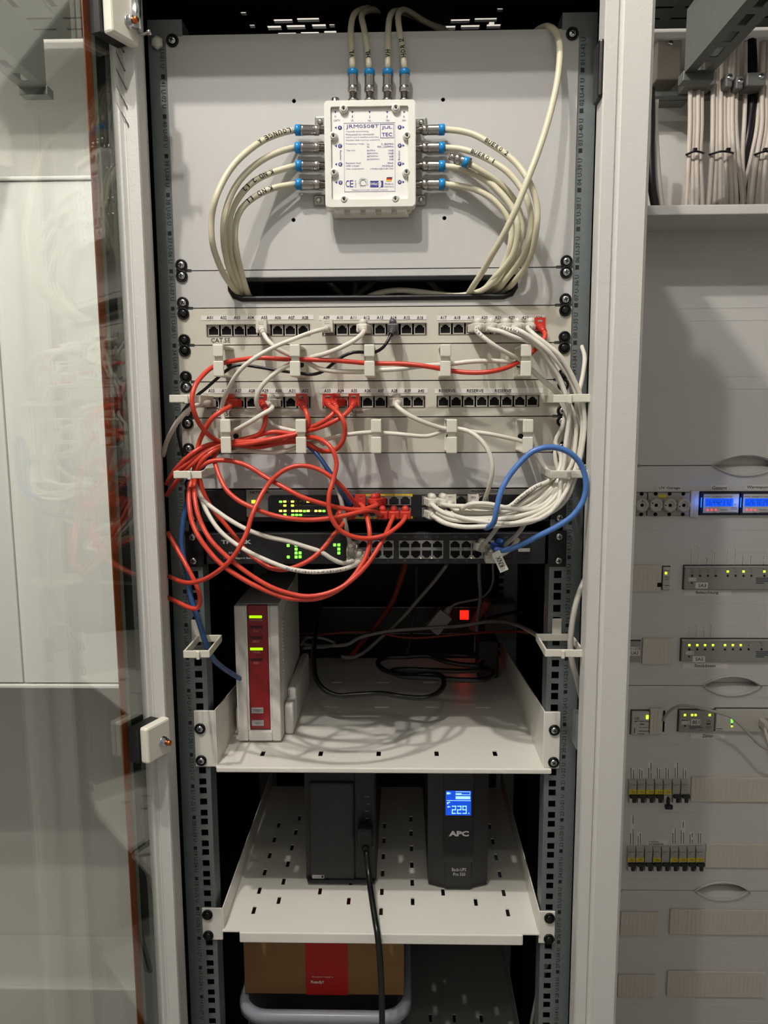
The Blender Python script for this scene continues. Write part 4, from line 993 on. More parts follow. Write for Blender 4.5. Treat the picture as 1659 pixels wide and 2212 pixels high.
side_ring('uppermost white cable ring on the left rail', 366, 432, 862, .0088, -1, zr(400, 862))
side_ring('middle white cable ring on left rail gathering red cables', 375, 435, 1026, .0088, -1, zr(405, 1026))
r3 = side_ring('lowest white cable ring on the left rail, hanging open above shelf', 396, 452, 1414, .0092, -1, zr(425, 1414))
side_ring('uppermost white cable ring on the right rail around white cables', 1196, 1275, 861, .0092, 1, zr(1236, 861))
side_ring('middle white cable ring on right rail beside the blue cable', 1190, 1275, 1025, .0092, 1, zr(1236, 1025))
side_ring('lowest white cable ring on the right rail around one grey cable', 1178, 1262, 1412, .0092, 1, zr(1222, 1412))

# ------------------------------------------------------------ patch leads
def plug_a(m, nm):
    b = MB().box(-.0059, .0059, -.018, -.0005, -.0045, .0042, .0006)
    b.plate(-.0064, .0064, -.0048, .0100, -.0235, -.0205, [(-.0030, .0030, .0045, .0075)])
    b.box(-.0064, -.0050, -.0208, -.012, .003, .0096).box(.0050, .0064, -.0208, -.012, .003, .0096).box(-.0064, .0064, -.0206, -.011, -.0048, .0040, .001)
    return b.mesh(nm, m)
def plug_b(m, nm):
    b = MB().box(-.0059, .0059, -.020, -.0005, -.0050, .0042, .0008).box(-.0068, .0068, -.0235, -.008, -.0056, .0046, .0016)
    b.lathe((0, -.0225, .0062), (0, 1, 0), [(0, .0012), (.0006, .0028), (.0018, .0041), (.0036, .0046), (.012, .0046)], 14)
    return b.mesh(nm, m)
DOMEM = {}
PLUGS = {}
for key, m in (('white', mat('white_plug_boot', (206, 201, 190), .42)), ('red', RED2), ('grey', mat('dark_grey_plug', (72, 70, 72), .45)), ('blue', BLUED), ('lgrey', mat('grey_plug_boot', (178, 174, 162), .45))):
    PLUGS[key] = (plug_a(m, 'plug_'+key), plug_b(m, 'plug_'+key), m)
CABM = {'white': WCAB, 'red': RED, 'grey': GRYCAB, 'blue': BLUEC, 'lgrey': WCAB2}
def patch(label, port, kind, col, pts, group=None, plugged=True, r=.0030, pcol=None, yaw=0, tilt=0, mats=None, end=None):
    """port: Vector of the socket mouth; the lead starts at the boot and follows pts"""
    pm = PLUGS[pcol or col]
    Rm = Matrix.Rotation(yaw, 4, 'Z') @ Matrix.Rotation(tilt, 4, 'X')
    p0 = port + Rm @ Vector((0, -.0225, -.0012)); 
    P = [list(p) for p in pts]
    first = P[0] if len(P[0]) > 2 else [*P[0], p0.y-.010]
    rest = [first] + P[1:]
    if len(rest[-1]) < 3: rest[-1] = [*rest[-1], rest[0][2]]
    ks = [i for i, p in enumerate(rest) if len(p) > 2]; out = [p0]
    for i, p in enumerate(rest):
        if len(p) > 2: Y = p[2]
        else:
            lo = max(k for k in ks if k < i); hi = min(k for k in ks if k > i); Y = rest[lo][2] + (rest[hi][2]-rest[lo][2])*(i-lo)/(hi-lo)
        out.append(at(p[0], p[1], Y))
    if end:
        out[-1] = end[0] + Vector((0, -.0225, -.0012))
    r *= .93; sp = spline(out, .005)
    o = tag(obj('patch_cable', MB().tube(sp, r, 10), mats or CABM[col], None, out[0]), label, 'cable', group)
    if plugged:
        g = inst('plug', pm[0 if kind == 'a' else 1], port, o, (tilt, 0, yaw))
        k = min(len(sp)-1, 3)
        nk = MB().tube([p0.lerp(sp[1], -.3)] + sp[1:k+1], .0046, 10, True, .0034)
        for q in (1, 2):
            if q+1 < len(sp): nk.tube([sp[q], sp[q].lerp(sp[q+1], .35)], .0048-.0004*q, 10)
        obj('boot', nk, pm[2], o)
    if end: inst('plug', pm[0 if end[1] == 'a' else 1], end[0], o)
    return o, sp
def P1(i, g=G1): return Vector((at(g[i], 711, 0).x, -.001, ZJ1))
def P2(i, g=H1): return Vector((at(g[i], 868, 0).x, -.001, ZJ2))
def PN(px, py): v = at(px, py, -.0065); return Vector((v.x, -.0065, v.z))
RG, WG = 'red patch leads', 'white patch leads'
HOOK = -.040
# --- upper patch panel
patch('white patch cable leaving port A05 and running into the second ring', P1(4), 'a', 'white',
  [(566,713,-.034),(575,731,-.042),(595,751,-.046),(617,763,HOOK),(640,772),(667,784,-.036),(686,795),(714,801,-.04),(756,803),(788,803,-.036),(814,800),(863,797,-.042),(910,791),(952,788,-.036),(975,786),(1019,781,-.040),(1066,780),(1104,783,-.036),(1136,790,-.034),(1156,808,-.034),(1176,825,-.036),(1201,847,-.040),(1214,872,-.044),(1228,900),(1232,947,-.046),(1225,985),(1214,1015,-.046),(1204,1040,-.05),(1185,1062),(1150,1090,-.06),(1115,1102),(1080,1106,-.066)], WG)
patch('white patch cable from port A09 curving down left past port A26', P1(0, G2), 'a', 'white',
  [(700,711,-.040),(667,720,-.05),(631,734,-.056),(590,751,-.060),(551,773,-.066),(523,795,-.068),(506,817,-.064),(495,837,-.056),(487,856,-.046),(481,870,-.036),(479,890,-.032),(484,912,-.034),(487,935,-.036)], WG, r=.0028)
patch('white patch cable from port A12 that loops below port A29', P1(3, G2), 'b', 'white',
  [(785,718,-.042),(767,734,-.05),(736,751,-.052),(700,765,-.048),(667,773,HOOK),(645,780,-.038),(627,787,-.040),(606,798,-.046),(581,817,-.052),(562,839,-.054),(554,862,-.052),(556,878,-.046),(564,892,-.038),(578,909,-.030),(600,923,-.028),(620,928,-.032),(650,935,-.036),(680,945,-.04),(700,960,-.03)], WG, yaw=-.25)
patch('dark grey patch cable from port A14 running down left to the rail', P1(5, G2), 'b', 'grey',
  [(847,716,-.036),(840,732,-.042),(828,750,-.044),(812,760,HOOK),(800,762,-.038),(786,761,-.038),(764,761,-.040),(742,769,-.040),(720,785,-.040),(698,802,-.038),(673,809,-.034),(648,806,-.034),(606,801,-.030),(576,796,-.030),(545,791),(520,788,-.032),(503,792),(487,802,-.034),(465,821,-.030),(445,839,-.026),(424,856,-.022),(402,880,-.018),(388,905,-.012),(384,934,-.010),(389,958,-.008),(396,985,-.006)], None, r=.0021, mats=BLKCAB)
wl5 = [('A19','short lead dropping diagonally into the last upper ring',0+2,[(1030,716,-.048),(1051,734,-.056),(1073,750,-.056),(1098,764,-.050),(1123,777,-.042),(1148,798,-.038),(1170,818,-.038),(1204,847,-.042),(1218,872,-.046),(1236,910),(1240,947,-.044),(1232,985),(1222,1015,-.05),(1207,1044,-.058),(1188,1078,-.070),(1160,1097),(1113,1100,-.076),(1051,1088),(1013,1090,-.068),(996,1102,-.056)]),
 ('A20','low arc to the right bundle',3,[(1058,711,-.044),(1082,716,-.056),(1104,725),(1132,734,-.060),(1160,747),(1182,772,-.058),(1198,803),(1214,835,-.052),(1224,860,-.052),(1238,890),(1245,916,-.052),(1243,957),(1236,1000,-.056),(1220,1030,-.058),(1198,1075,-.072),(1170,1100),(1129,1113,-.080),(1082,1122),(1019,1125,-.074),(975,1122,-.066),(944,1107,-.052)]),
 ('A21','middle cable of the fan with printed jacket',4,[(1085,708,-.046),(1113,715,-.060),(1141,729),(1170,753,-.066),(1192,788),(1210,819,-.060),(1221,850,-.060),(1229,880),(1228,916,-.056),(1222,957),(1218,1000,-.058),(1212,1030,-.062),(1204,1087,-.078),(1176,1116),(1132,1128,-.086),(1082,1131),(1035,1126,-.080),(988,1116,-.070),(962,1106,-.056)]),
 ('A22','high arc second from the right',5,[(1108,708,-.048),(1126,716,-.064),(1154,734),(1182,756,-.070),(1210,788),(1232,819,-.064),(1244,850,-.062),(1253,880),(1258,916,-.058),(1255,957),(1246,1004,-.06),(1232,1040,-.066),(1217,1072,-.076),(1192,1103),(1154,1125,-.084),(1113,1133),(1051,1136,-.082),(1000,1138,-.074),(963,1129,-.062),(935,1115,-.050)]),
 ('A23','outermost arc beside the red plug',6,[(1140,709,-.050),(1160,728,-.066),(1185,747),(1207,766,-.072),(1226,794),(1242,825,-.068),(1252,850,-.066),(1260,880),(1263,916,-.062),(1259,957),(1250,1004,-.064),(1240,1040,-.062),(1228,1070,-.066),(1208,1095),(1170,1115,-.070),(1120,1120),(1075,1116,-.062)])]
for nm, d_, gi, pts in wl5:
    o, sp = patch('white patch cable from port %s, %s' % (nm, d_), P1(gi, G3), 'b', 'white', pts, WG, yaw=.35 if nm != 'A21' else .5, r=.0029)
    if nm in ('A19', 'A21'): handwriting(o, sp, {'A19': 'UTP 4PAIRS', 'A21': 'ANSI/TIA/EIA-568-B'}[nm], .012, .0034, .00282, GREYINK, 'jacket_print')
patch('long red patch cable from port A24 looping through all upper rings', P1(7, G3), 'a', 'red',
  [(1172,712,-.034),(1178,724,-.044),(1170,741,-.050),(1151,760,-.046),(1126,778,HOOK),(1095,794,-.046),(1057,803,-.05),(1019,805),(975,801,HOOK),(925,792,-.046),(875,786),(812,785,HOOK),(788,784),(728,779,-.046),(673,777),(640,776,HOOK),(617,776),(562,773,-.05),(520,777),(484,784,HOOK),(459,793,-.046),(437,812,-.060),(420,837,-.074),(414.5,865,-.080),(420,892,-.078),(434,920,-.066),(454,942,-.052),(476,954,HOOK),(520,959,-.036),(577,955),(640,946,HOOK),(663,945,-.042),(682,946,-.052),(701,954,-.062),(718,971,-.068),(727,1001,-.070),(720.5,1034,-.074),(711,1068,-.082),(711,1101),(718,1123,-.084),(734,1145),(762,1159,-.080),(793,1163),(831,1156,-.070),(863,1134,-.052),(875,1119,-.036),(876,1108)], RG, r=.0030, end=(PN(875.5,1107),'b'))
# --- lower patch panel
patch('white patch cable from port A25 leaving left behind the post', P2(0), 'b', 'lgrey', [(451,869,-.044),(431,873,-.056),(407,886,-.060),(387,906,-.056),(373,928,-.045),(360,955,-.03),(352,985,-.02)], None, yaw=-.6, r=.0031, mats=WCAB)
patch('red patch cable from port A27 swinging down to the left ring', P2(2), 'b', 'red',
  [(497,878,-.044),(479,888,-.058),(456,906,-.062),(443,928,-.058),(432,950,-.052),(426,973,-.052),(422,1000,-.052),(417,1026,-.048),(413,1042,-.050),(408.5,1065,-.060),(410,1101,-.074),(415,1128,-.080),(429,1159,-.088),(451,1190),(476,1217,-.096),(510,1242),(549,1264,-.100),(587,1281),(623,1292,-.100),(660,1295),(693,1291,-.096),(729,1275),(757,1253,-.088),(776,1228),(790,1203,-.076),(798,1176),(798,1145,-.064),(793,1118,-.052),(785,1096,-.036),(781,1086)], RG, yaw=-.55, r=.0031, end=(PN(780,1081),'a'))
patch('red patch cable from port A29 dropping into the first lower ring', P2(4), 'a', 'red', [(571,877,-.036),(574,898,-.046),(571,920,-.048),(562,936,-.046),(548,943,-.044),(520,950,HOOK),(500,956,-.042),(478,961,-.040),(455,968,-.046),(429,982,-.054),(402,1003,-.058),(379,1022,-.05),(360,1045,-.03)], RG)
patch('white patch cable from port A30 slanting into the first lower ring', P2(5), 'b', 'white', [(588,882,-.044),(567,895,-.054),(545,909,-.054),(517,925,-.048),(501,934,-.042),(486,944,-.038),(470,960,-.034),(452,985,-.04)], WG, yaw=-.5)
patch('red patch cable from port A32 turning left through the second lower ring', P2(7), 'a', 'red', [(656,879,-.036),(664,898,-.046),(667,918,-.046),(658,932,HOOK),(640,937,-.040),(590,933,-.044),(562,939,-.044),(520,953,-.042),(498,958,-.040),(476,957,-.038),(457,959,-.044),(429,970,-.056),(402,990,-.060),(379,1015,-.050),(362,1040,-.03)], RG)
patch('red patch cable from port A33 curling round below port A35', P2(0, H2), 'a', 'red', [(714,878,-.040),(726,888,-.052),(737,900,-.058),(744,916,-.060),(745,937,-.056),(739,956,-.054),(727,970,-.050),(709,975,-.046),(686,971,-.042),(664,958,HOOK),(640,954,-.036),(600,958,-.036),(560,966,-.038),(520,962,-.038),(498,961,-.036),(478,965,-.036),(462,988,-.044),(466,1005,-.052),(474,1029,-.060),(490,1059,-.070),(515,1081),(549,1098,-.080),(587,1112),(626,1120,-.080),(665,1123),(707,1120,-.072),(748,1113),(781,1105,-.058),(806,1103,-.044),(822,1108)], RG, end=(PN(827,1107),'b'))
patch('red patch cable from port A34 slanting left behind the A33 lead', P2(1, H2), 'b', 'red', [(727,884,-.044),(709,903,-.052),(687,917,-.050),(664,926,-.042),(640,935,-.038),(617,941,-.040),(562,951,-.046),(506,957,-.044),(478,962,-.044),(449,975,-.052),(424,995,-.056),(402,1014,-.056),(380,1042,-.045),(360,1070,-.02)], RG, yaw=-.5)
patch('red patch cable from port A35 running left across two others', P2(2, H2), 'a', 'red', [(760,879,-.040),(745,896,-.050),(722,910,-.054),(692,923,-.050),(664,931,-.044),(640,938,-.044),(590,948,-.050),(534,959,-.048),(500,962,-.044),(477,966,-.044),(454,979,-.052),(435,996,-.056),(424,1020,-.052),(420,1046,-.054),(420,1066,-.064),(425,1101,-.076),(435,1131,-.082),(454,1165,-.090),(479,1192),(515,1223,-.098),(555,1251),(590,1270,-.102),(626,1282),(660,1288,-.100),(693,1285),(729,1273,-.094),(762,1251),(793,1220,-.082),(812,1192),(826,1168,-.068),(837,1145),(847,1122,-.038),(850,1110)], RG, r=.003, end=(PN(851,1107),'b'))
patch('white patch cable from port A38 bending down in front of blank panel', P2(5, H2), 'b', 'white', [(857,877,-.044),(878,894,-.050),(910,910,-.048),(941,921,-.042),(966,927,HOOK),(988,926,-.040),(1013,932,-.046),(1035,947,-.052),(1054,972,-.056),(1063,1001,-.058),(1062,1029,-.056),(1055,1057,-.046),(1048,1077,-.030),(1044,1090,-.016)], WG, yaw=.3)
o, sp = cab('patch_cable', 'white cable threading level through all five lower rings', 'cable', [(1150,968,-.03),(1129,954,-.034),(1098,946,-.038),(1060,938,-.04),(1032,934),(988,929,-.036),(963,930,-.034),(944,936,-.04),(925,942,-.042),(894,941),(863,938,-.042),(825,935,-.036),(800,934),(756,938,-.042),(728,943),(700,950,-.038),(667,957,-.032),(639,967,-.030),(612,975,-.034),(581,978,-.036),(551,975),(520,970,-.032),(498,964,-.028),(480,962,-.03)], .0026, WCAB, None, 10)
# --- more red leads around the left ring and the upper switch
patch('red patch cable rising in an S curve from the left post to the switch', PN(757, 1107), 'b', 'red', [(770,1094,-.040),(759,1076,-.050),(743,1056,-.060),(720,1034,-.066),(693,1016,-.064),(665,1007,-.064),(637,1007,-.066),(610,1018,-.068),(587,1037,-.070),(571,1059,-.074),(557,1084,-.084),(543,1117,-.094),(535,1145,-.098),(518,1181,-.104),(499,1209,-.102),(471,1234,-.094),(438,1253,-.080),(410,1259,-.066),(390,1256,-.052),(365,1245,-.03)], RG)
patch('red patch cable arching from left ring down across the switch lights', PN(827, 1081), 'b', 'red', [(812,1092,-.042),(776,1101,-.054),(734,1097,-.064),(693,1087,-.070),(651,1073,-.072),(610,1051,-.068),(571,1029,-.060),(540,1009,-.056),(510,998,-.052),(479,994,-.052),(454,997,-.054),(435,1007,-.054),(424,1022,-.05),(430,1050,-.042),(438,1085,-.03)], RG, yaw=-.6)
patch('red patch cable passing behind white leads in front of lower switch', PN(738, 1107), 'b', 'red', [(746,1119,-.034),(740,1133,-.044),(720,1156,-.056),(693,1190,-.066),(665,1212,-.072),(637,1225),(610,1231,-.074),(582,1226),(555,1209,-.066),(532,1190,-.056),(510,1162,-.044),(485,1131,-.040),(460,1101,-.040),(440,1065,-.044),(432,1037,-.046),(428,1015,-.046),(440,990,-.044)], RG, tilt=.3)
cab('patch_cable', 'red cable loop hanging beside left post below the lower switch', 'cable', [(362,1150,-.03),(386,1192,-.045),(402,1220,-.055),(418,1251,-.060),(429,1278,-.060),(432,1300,-.058),(426,1314,-.056),(413,1314,-.054),(390,1304,-.046),(362,1290,-.03)], .0029, RED, None, 10)
# --- blue leads
kx, ksp = patch('bright blue patch cable arching over the right white bundle, tagged KNX', PN(1066, 1178), 'b', 'blue', [(1072,1187,-.046),(1088,1189,-.060),(1123,1178,-.070),(1160,1159,-.078),(1204,1137,-.084),(1239,1112,-.086),(1261,1078,-.086),(1266,1047,-.086),(1260,1015,-.086),(1242,987,-.088),(1214,970,-.090),(1182,966,-.092),(1151,975,-.092),(1123,1000,-.092),(1098,1031,-.094),(1082,1062,-.098),(1073,1097,-.100),(1067,1128,-.096),(1052,1140,-.080),(1046,1134,-.060),(1060,1120,-.045)], None, pcol='blue', yaw=.5, r=.0036)
c = at(1080, 1213, -.062)
ta = MB(); ux_, uz_ = Vector((.42, 0, -.91)), Vector((.91, 0, .42))
ta.obox(c, ux_, uz_, Vector((0,1,0)), .0128, .0052, .0005)
tg = obj('cable_tag', ta, mat('white_paper_tag', (226, 222, 214), .5), kx)
kt_ = MB().text('KNX', 0, 0, .0135, .0060, 0, 0, .01); bm_ = Matrix(((ux_.x*-1, 0, -uz_.x, c.x), (0, 1, 0, c.y-.0008), (ux_.z*-1, 0, -uz_.z, c.z), (0, 0, 0, 1)))
kt_.v = [(c.x - ux_.x*v[0] - uz_.x*v[2], c.y-.0008, c.z - ux_.z*v[0] - uz_.z*v[2]) for v in kt_.v]
obj('lettering', kt_, INK, tg)
patch('dark blue patch cable descending behind red leads to the upper switch', PN(757, 1081), 'a', 'blue', [(757,1088,-.034),(745,1073,-.040),(729,1045,-.044),(707,1012,-.044),(687,984,-.042),(668,965,-.036),(640,949,-.032),(606,943,-.030),(560,955,-.028),(500,966,-.028),(471,977,-.034),(449,996,-.04),(430,1020,-.04),(415,1050,-.035)], None, mats=mat('navy_cable_jacket', (46, 74, 124), .38))
cab('patch_cable', 'dull blue cable running down the left rail past the lowest ring', 'cable', [(415,1050,-.035),(402,1095,-.03),(395,1134,-.03),(392,1176,-.03),(404,1240,-.03),(415,1300,-.032),(429,1342,-.034),(443,1384,-.034),(458,1419,-.02),(478,1440,.01),(500,1455,.04),(525,1470,.08)], .0034, mat('dull_blue_jacket', (52, 84, 136), .42), None, 10)
# --- white leads into the lower switch
patch('upper of two white cables sweeping across the lower switch lights', PN(762, 1196), 'b', 'lgrey', [(760,1212,-.046),(742,1217,-.056),(720,1209,-.062),(693,1192,-.066),(660,1181),(626,1170,-.068),(576,1159),(537,1145,-.064),(504,1128),(471,1106,-.056),(443,1084,-.050),(428,1066,-.048),(420,1035,-.044)], WG, mats=WCAB, tilt=.4)
o, sp = patch('lower of two white cables sweeping below the lower switch lights', PN(785, 1196), 'b', 'white', [(770,1219,-.056),(743,1229,-.068),(707,1234,-.078),(665,1235),(623,1228,-.082),(582,1213),(543,1195,-.078),(510,1176),(476,1148,-.066),(454,1118,-.058),(440,1090,-.050),(432,1065,-.044),(425,1035,-.042)], WG, yaw=-.3, tilt=.2)
handwriting(o, sp[::-1], 'ISO/IEC 11801 TIA/EIA-568-C.2', .150, .0034, .00290, GREYINK, 'jacket_print')
patch('grey white cable hanging straight into first lower switch port', PN(762, 1175), 'b', 'lgrey', [(756,1172,-.034),(750,1150,-.040),(744,1120,-.042),(740,1095,-.040),(734,1070,-.038),(723,1045,-.034),(705,1010,-.03),(690,980,-.03)], None, mats=WCAB2, tilt=.4)
patch('grey white cable slanting up right from the lower switch port 22', PN(1030, 1177), 'b', 'lgrey', [(1042,1181,-.038),(1060,1159,-.046),(1076,1137,-.054),(1096,1115,-.058),(1130,1085,-.058),(1160,1062,-.05),(1190,1035,-.045)], None, mats=WCAB2, yaw=.4)
patch('grey white cable slanting up right from the module slot', PN(1086, 1182), 'b', 'lgrey', [(1092,1178,-.03),(1113,1159,-.042),(1132,1134,-.048),(1146,1105,-.050),(1165,1065,-.048),(1195,1030,-.042)], None, plugged=False, mats=WCAB2)
patch('white plug lead in the lower row under the KNX tag', PN(1056, 1200), 'b', 'white', [(1066,1204,-.032),(1080,1200,-.040),(1100,1188,-.038),(1120,1165,-.03)], None)
# --- white leads into the upper switch, right block
swp = [((924,1081),'b','first plug of the upper right block',[(934,1090,-.044),(950,1103,-.056),(975,1114,-.066),(1005,1121),(1050,1124,-.076),(1100,1117),(1150,1096,-.070),(1185,1070,-.062),(1205,1040,-.056),(1218,1015,-.05),(1234,975,-.046),(1236,920,-.044),(1226,880,-.044)]),
 ((948,1081),'b','second plug of the upper right block',[(958,1090,-.044),(980,1093,-.054),(1019,1094,-.062),(1076,1098,-.066),(1101,1094),(1120,1078,-.062),(1154,1053,-.058),(1189,1037,-.052),(1208,1015,-.046),(1212,985,-.04),(1200,955,-.036),(1214,925,-.036),(1222,890,-.036)]),
 ((971.5,1081),'a','third port, hooded plug standing upright',[(972,1091,-.034),(985,1102,-.044),(1010,1107,-.054),(1060,1108,-.062),(1110,1098),(1140,1080,-.058),(1170,1058,-.052),(1196,1036,-.046)]),
 ((1019,1081),'a','fifth port, hooded plug beside an empty socket',[(1018,1092,-.034),(1026,1101,-.044),(1055,1104,-.054),(1100,1100,-.058),(1150,1078,-.054),(1188,1050,-.048),(1210,1025,-.044)]),
 ((924,1107),'b','first lower port of the right block, lowest arc',[(934,1112,-.042),(948,1124,-.056),(970,1133,-.068),(1001,1138),(1051,1137,-.082),(1100,1133),(1150,1118,-.082),(1188,1096,-.076),(1212,1066,-.068),(1225,1035,-.060)]),
 ((948,1107),'b','second lower port of the right block',[(955,1112,-.040),(970,1118,-.050),(1000,1120,-.060),(1060,1118,-.066),(1120,1104),(1165,1080,-.060),(1196,1050,-.052)]),
 ((971.5,1107),'b','third lower port of the right block',[(978,1108,-.038),(1000,1112,-.046),(1040,1113,-.054),(1090,1108),(1140,1090,-.052),(1180,1058,-.048)]),
 ((996,1107),'b','fourth lower port of the right block',[(1004,1105,-.036),(1030,1108,-.044),(1070,1110,-.050),(1115,1098),(1150,1075,-.048),(1185,1045,-.042)])]
for (px, py), k, d_, pts in swp:
    o, sp = patch('white patch cable in the upper switch, %s' % d_, PN(px, py), k, 'white', pts, WG, yaw=.3 if k == 'b' else 0)
    if py == 1081 and px < 950: handwriting(o, sp, 'UTP CAT5E STRANDED CABLE', .07, .0034, .00290, GREYINK, 'jacket_print')
for i, (pts, d_) in enumerate((([(1148,968,-.03),(1170,1000,-.034),(1190,1026,-.036),(1205,1050,-.04)], 'short white cable emerging from last lower ring into right middle ring'),
        ([(1222,872,-.036),(1221,916,-.034),(1211,944,-.032),(1199,979,-.034),(1204,1010,-.036),(1210,1035,-.04)], 'white cable crossing inward between the two upper right rings'),
        ([(1240,1030,-.05),(1254,1012,-.045),(1275,1006,-.035),(1300,1004,-.02)], 'white cable leaving sideways behind the right post at middle ring'),
        ([(1245,720,.02),(1258,752,.0),(1263,775,-.02),(1258,815,-.03),(1250,850,-.04),(1245,880,-.042),(1252,930,-.04),(1248,975,-.042),(1238,1010,-.042)], 'white cable entering from behind right rail into the upper ring'))):
    cab('patch_cable', d_, 'cable', pts, .0027, WCAB, None, 10)
cab('cable', 'grey cable hanging along the right post through the lowest ring', 'cable', [(1290,1195,.0),(1267,1244,-.03),(1248,1291,-.045),(1237,1341,-.050),(1232,1394,-.050),(1236,1432,-.048),(1245,1462,-.042),(1254,1500,-.03),(1264,1535,-.015),(1280,1580,.01)], .0036, WCAB2, None, 10)
cab('cable', 'thin grey cable rising beside lower right rail at the bottom', 'cable', [(1140,2260,.12),(1152,2190,.10),(1163,2140,.10),(1172,2115,.11),(1182,2080,.13)], .0030, WCAB2, None, 8)
# ------------------------------------------------------------ distribution board on the wall to the right
YB = .56
BD = thing('distribution_board', 'wide light grey distribution board with covers and labelled devices right of rack', 'switch cabinet', (.75, .68, 1.0))
BGREY = mat('board_cover_grey', (206, 204, 199), .45, bump=.15, scale=800)
zt = at(1500, 464, .43).z; zt1 = at(1500, 442, .43).z
X0, X1 = .42, 1.02
fr = MB().box(X0, X1, .43, .60, zt, zt1, .002)
obj('top_frame', fr, BGREY, BD)
obj('side_frame', MB().box(X1, X1+.03, .43, .79, .12, zt1, .002), BGREY, BD)
obj('side_frame', MB().box(X0-.03, X0, .43, .79, .12, zt1, .002), BGREY, BD)
obj('back_plate', MB().box(X0, X1, .60, .605, .12, zt), mat('board_inner_grey', (120, 118, 112), .6), BD)
zy = lambda y, x=1520: at(x, y, YB).z
def lens(cx, cz, hw, hh, a0, a1, n=14):      # lens outline made of two arcs, upper from right to left
    R = (hw*hw+hh*hh)/(2*hh); t = math.asin(hw/R)
    return [(cx + R*math.sin(t*(1-2*i/n)), cz - (R-hh) + R*math.cos(t*(1-2*i/n))) for i in range(n+1)] if a0 else [(cx + R*math.sin(t*(2*i/n-1)), cz + (R-hh) - R*math.cos(t*(2*i/n-1))) for i in range(n+1)]
gaps = [(1005.5, 1611, 66), (1481, 1581, 60), (1924, 1560, 58)]
zs = [zy(489)] + [zy(g[0]) for g in gaps] + [.14]
grooves = [(546, 665, 692, 813, 840, 985), (1032.7, 1144.6, 1193, 1303, 1351, 1457), (1504.5, 1609, 1655.6, 1755.7, 1801, 1900), (1946, 2038, 2080, 2171, 2205)]
covers = []
for i in range(4):
    z1, z0 = zs[i]-.0008, zs[i+1]+.0008
    P = [(X0, z0)]
    if i < 3:
        g = gaps[i]; cx = at(g[1], g[0], YB).x; hw = g[2]/1661*1.5
        for c_ in (cx-.27*1.0, cx):
            P += [(c_-hw, z0)] + [(x, z) for x, z in reversed(lens(c_, z0, hw, .0185, 1, 0))][1:-1] + [(c_+hw, z0)]
    P += [(X1, z0), (X1, z1)]
    if i > 0:
        g = gaps[i-1]; cx = at(g[1], g[0], YB).x; hw = g[2]/1661*1.5
        for c_ in (cx, cx-.27):
            P += [(c_+hw, z1)] + [(x, z) for x, z in reversed(lens(c_, z1, hw, .0185, 0, 0))][1:-1] + [(c_-hw, z1)]
    P += [(X0, z1)]
    cv = obj('cover', MB().prism(P, YB, YB+.004), BGREY, BD); covers.append(cv)
    for y in grooves[i]:
        obj('cover_rib', MB().box(X0, X1, YB-.0005, YB, zy(y)-.0008, zy(y)+.0008), BGREY, cv)
    obj('cover_flange', MB().box(X0, X1, YB+.004, YB+.020, z1-.0015, z1), BGREY, cv) if i == 0 else None
    if i > 0:      # finger grip of this cover and the one above
        g = gaps[i-1]; cx = at(g[1], g[0], YB).x; hw = g[2]/1661*1.5; zc = zs[i]
        for c_ in (cx-.27, cx):
            up_o, up_i = lens(c_, zc, hw+.006, .0225, 1, 0), lens(c_, zc, hw, .0185, 1, 0)
            lo_o, lo_i = lens(c_, zc, hw+.006, .0225, 0, 0), lens(c_, zc, hw, .0185, 0, 0)
            gp = MB()
            for o_, i_ in ((up_o, up_i), (lo_o, lo_i)):
                n = len(o_); vs = [(x, YB-.0005, z) for x, z in o_] + [(x, YB-.0050, z*.5+z2*.5) for (x, z), (x2, z2) in zip(o_, i_)] + [(x, YB+.004, z) for x, z in i_]
                gp.add(vs, [(r*n+k, r*n+k+1, (r+1)*n+k+1, (r+1)*n+k) for r in (0, 1) for k in range(n-1)], True)
            gq = obj('grip_rim', gp, BGREY, cv)
            bowl = MB(); n = len(lo_i); vs = [(x, YB+.003, z) for x, z in lo_i] + [(c_+(x-c_)*.98, YB+.020, zc-.0010) for x, z in lo_i]
            bowl.add(vs, [(k, k+1, n+k+1, n+k) for k in range(n-1)], True)
            obj('grip_bowl', bowl, BGREY, gq)
            obj('grip_back', MB().box(c_-hw, c_+hw, YB+.022, YB+.024, zc-.02, zc+.02), BGREY, gq)
# strips of paper tape and their lettering
def strip(parent, s, x0, x1, y0, y1, Y=YB, rot=0, tx=None, th=None, m=None, ink=None, pad=.16, bold=.01):
    l_ = obj('label_strip', MB().rectpx(x0, x1, y0, y1, Y-.0006, .0006), m or LABEL, parent)
    if s:
        t_ = MB(); w, h = x1-x0, y1-y0
        if rot: t_.textpx(s, x0+w*.22, x1-w*.22, y0+h*.08, y1-h*.08, Y-.0009, rot, bold)
        else:
            u0, u1 = (tx if tx else (x0+w*.08, x1-w*.08)); t_.textpx(s, u0, u1, y0+h*pad, y1-h*pad, Y-.0009, 0, bold)
        obj('lettering', t_, ink or INK, l_)
    return l_
mat('dark_gap_shade', (38, 38, 36), .6)  # dark tone painted for the shadow gap around board devices
DGREY = mat('device_grey_plastic', (150, 149, 142), .45, bump=.1)
BLANK = mat('cream_blanking_strip', (206, 198, 184), .5, bump=.1)
